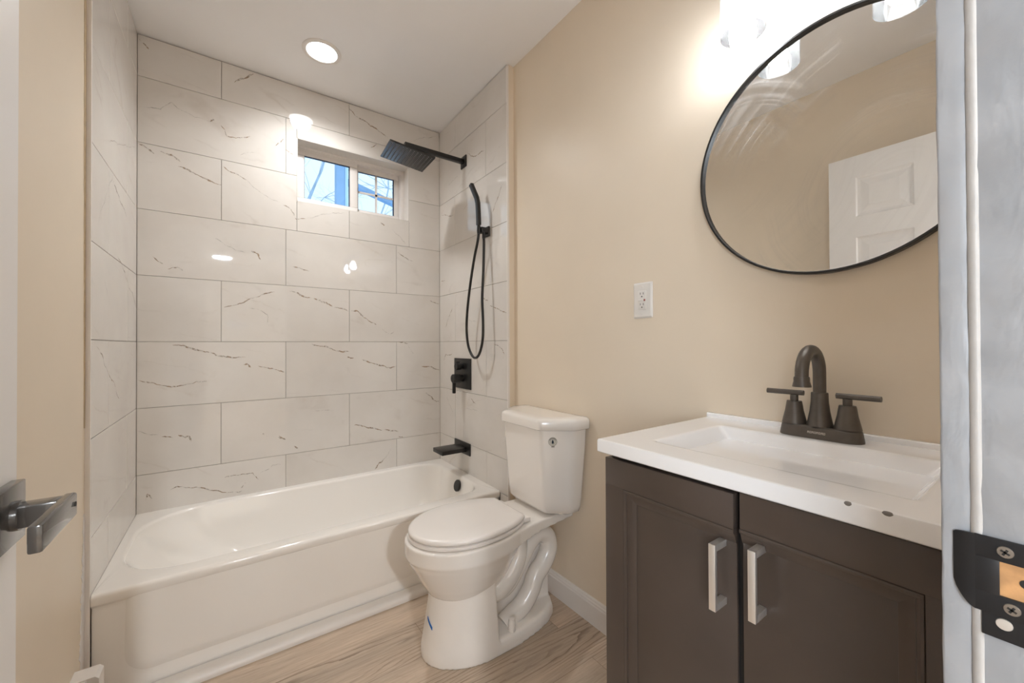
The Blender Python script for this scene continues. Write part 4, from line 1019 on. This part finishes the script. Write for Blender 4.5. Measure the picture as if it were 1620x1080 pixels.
# ------------------------------------------------------------------ door jamb on the right with its strike plate
JX = 0.500
def jamb():
    m = MB()
    # casing edge with eased, hand-painted corner, one step back from the jamb face
    def rough_box(x0, x1, y0, y1, z0, z1, seed, amp=0.0009):
        t = bmesh.new(); r = random.Random(seed); nz = 150
        prof = [(x1, y0), (x0+0.002, y0), (x0, y0+0.002), (x0, (y0+y1)/2), (x0, y1-0.0018), (x0+0.0006, y1-0.0006), (x0+0.0018, y1), (x1, y1)]
        vs = []
        for i in range(nz+1):
            z = z0+(z1-z0)*i/nz; w = math.sin(z*17+seed)*0.35+math.sin(z*41+seed*2)*0.3
            vs.append([t.verts.new((a+(0 if a == x1 else amp*(w*0.5+r.uniform(-.45, .45))), b+(0 if a == x1 else amp*(w*0.4+r.uniform(-.35, .35))), z)) for a, b in prof])
        for i in range(nz):
            for j in range(len(prof)):
                k = (j+1) % len(prof); t.faces.new((vs[i][j], vs[i][k], vs[i+1][k], vs[i+1][j]))
        t.faces.new(vs[0][::-1]); t.faces.new(vs[-1])
        m._merge(t)
    rough_box(JX, 0.526, YF0, 0.0465, 0, 2.10, 1)
    rough_box(JX+0.0012, 0.58, 0.0455, 0.0665, 0, 2.17, 5)
    m.box((JX, YF0, 2.09), (0.526, 0.0465, 2.11)); 
    o = struct(m.build('trim_7', M['jamb'], angle=60))
    k = MB(); k.loft([[(JX+0.004, 0.0425, z), (JX-0.0002, 0.0430, z), (JX-0.0011, 0.0450, z), (JX-0.0009, 0.0475, z), (JX+0.0006, 0.0495, z), (JX+0.004, 0.0500, z)] for z in [2.09*i/40 for i in range(41)]])
    k.build('paint_ridge', M['jamb_ridge'], o, angle=80)
    return o
jamb()
# head and hinge side of the same door frame
m = MB(); m.box((-0.245, YF0, 2.09), (JX+0.01, 0.0465, 2.11)); m.box((-0.265, YF0, 0), (-0.245, 0.0465, 2.11)); m.box((-0.30, 0.0465, 2.10), (0.58, 0.0665, 2.17)); struct(m.build('trim_8', M['jamb'], smooth=False))

def strike():
    t = thing('strike_plate', 'black strike plate screwed to the pale painted door jamb', 'strike plate', (JX, 0.03, 0.94))
    x = JX-0.0012; zt, zb = 0.973, 0.912
    # plate with a square latch hole, made of the four sides around it, and the curved lip over the casing
    h0, h1, k0, k1 = -0.004, 0.0345, 0.9285, 0.9555
    m = MB(); th = 0.0022
    m.box((x-th, -0.02, k1), (x, 0.0475, zt), 0.0004); m.box((x-th, -0.02, zb), (x, 0.0475, k0), 0.0004)
    m.box((x-th, h1, k0-0.0005), (x, 0.0475, k1+0.0005), 0.0004); m.box((x-th, -0.02, k0-0.0005), (x, h0, k1+0.0005), 0.0004)
    m.build('plate', M['dark_plate'], t)
    lip = MB(); pr = []
    for i in range(9):
        u = i/8; y = 0.0470+0.0125*u; xx = x-th+0.0030*u*u*1.2
        inset = 0.0035+0.0125*u*u*0.8
        top = zt-0.0005-0.0015*(1-math.sqrt(max(0, 1-u*u)))*2; bot = zb+0.012*u**1.6+0.006*(1-math.sqrt(max(0, 1-u*u)))
        pr.append([(xx, y, bot), (xx, y, top), (xx+th*0.8, y, top), (xx+th*0.8, y, bot)])
    lip.loft(pr); lip.build('lip', M['dark_plate'], t, angle=50)
    for (y, z) in ((0.0315, 0.9640), (0.0285, 0.9205)):
        s = MB(); s.lathe([(0.0046, 0), (0.0042, 0.0008), (0.0005, 0.0010)], (x-th+0.0001, y, z), (-1, 0, 0), 22); sc = s.build('screw', M['screw'], t)
        c = MB()
        for a in (0.5, 0.5+PI/2):
            dy, dz = math.cos(a)*0.0026, math.sin(a)*0.0026; ny, nz = -math.sin(a)*0.0007, math.cos(a)*0.0007
            c.prism([(y+dy+ny, z+dz+nz), (y-dy+ny, z-dz+nz), (y-dy-ny, z-dz-nz), (y+dy-ny, z+dz-nz)], x-th-0.0012, x-th-0.0005, 'yz')
        c.build('screw_slot', M['slot'], sc, smooth=False)
    w = MB(); w.box((x-0.0003, h0, k0), (x+0.0006, h1, k1)); wd = w.build('latch_hole', M['wood_raw'], t, smooth=False); wd['label'] = 'bare wood inside the latch hole'
    b = MB(); b.cyl((x-0.0006, 0.0215, 0.9425), (x-0.0002, 0.0215, 0.9425), 0.0034, 16); b.build('screw_hole', M['slot'], t)
    # older plate showing below
    o = MB(); o.box((x-0.0010, -0.02, 0.8935), (x+0.001, 0.0440, 0.914), 0.0004); o.build('lower_plate', M['dark_plate'], t)
    g = MB(); g.lathe([(0.0046, 0), (0.0042, 0.0008), (0.0005, 0.0010)], (x-0.0009, 0.0325, 0.9065), (-1, 0, 0), 22); s = g.build('screw', M['nickel'], t); s['label'] = 'bright screw in the lower plate'
strike()

# ------------------------------------------------------------------ baseboard heater at the foot of the left wall
def heater():
    y0, y1, h, d = 0.80, 1.652, 0.200, 0.060
    t = thing('baseboard_heater', 'end of a white baseboard heater on the left wall beside the bathtub', 'heater', (XLW, 1.3, 0))
    e = MB(); pr = [(XLW+0.0005, 0.012), (XLW+d, 0.012), (XLW+d, h-0.008), (XLW+d-0.008, h), (XLW+0.0005, h)]
    e.loft([[(a, y, b) for a, b in pr] for y in (y1-0.055, y1)]); e.build('end_cap', M['heater'], t, angle=30)
    f = MB(); f.box((XLW+d-0.006, y0, 0.035), (XLW+d-0.003, y1-0.054, h-0.045)); f.box((XLW+0.0005, y0, 0.012), (XLW+0.003, y1-0.054, h-0.004)); f.box((XLW+0.0005, y0, h-0.008), (XLW+d-0.025, y1-0.054, h-0.004)); f.build('cover', M['heater'], t, smooth=False)
    g = MB()
    for i in range(60): g.box((XLW+0.006, y0+0.02+i*0.0125, 0.05), (XLW+d-0.012, y0+0.0208+i*0.0125, 0.13))
    g.build('fins', M['slot'], t, smooth=False)
heater()
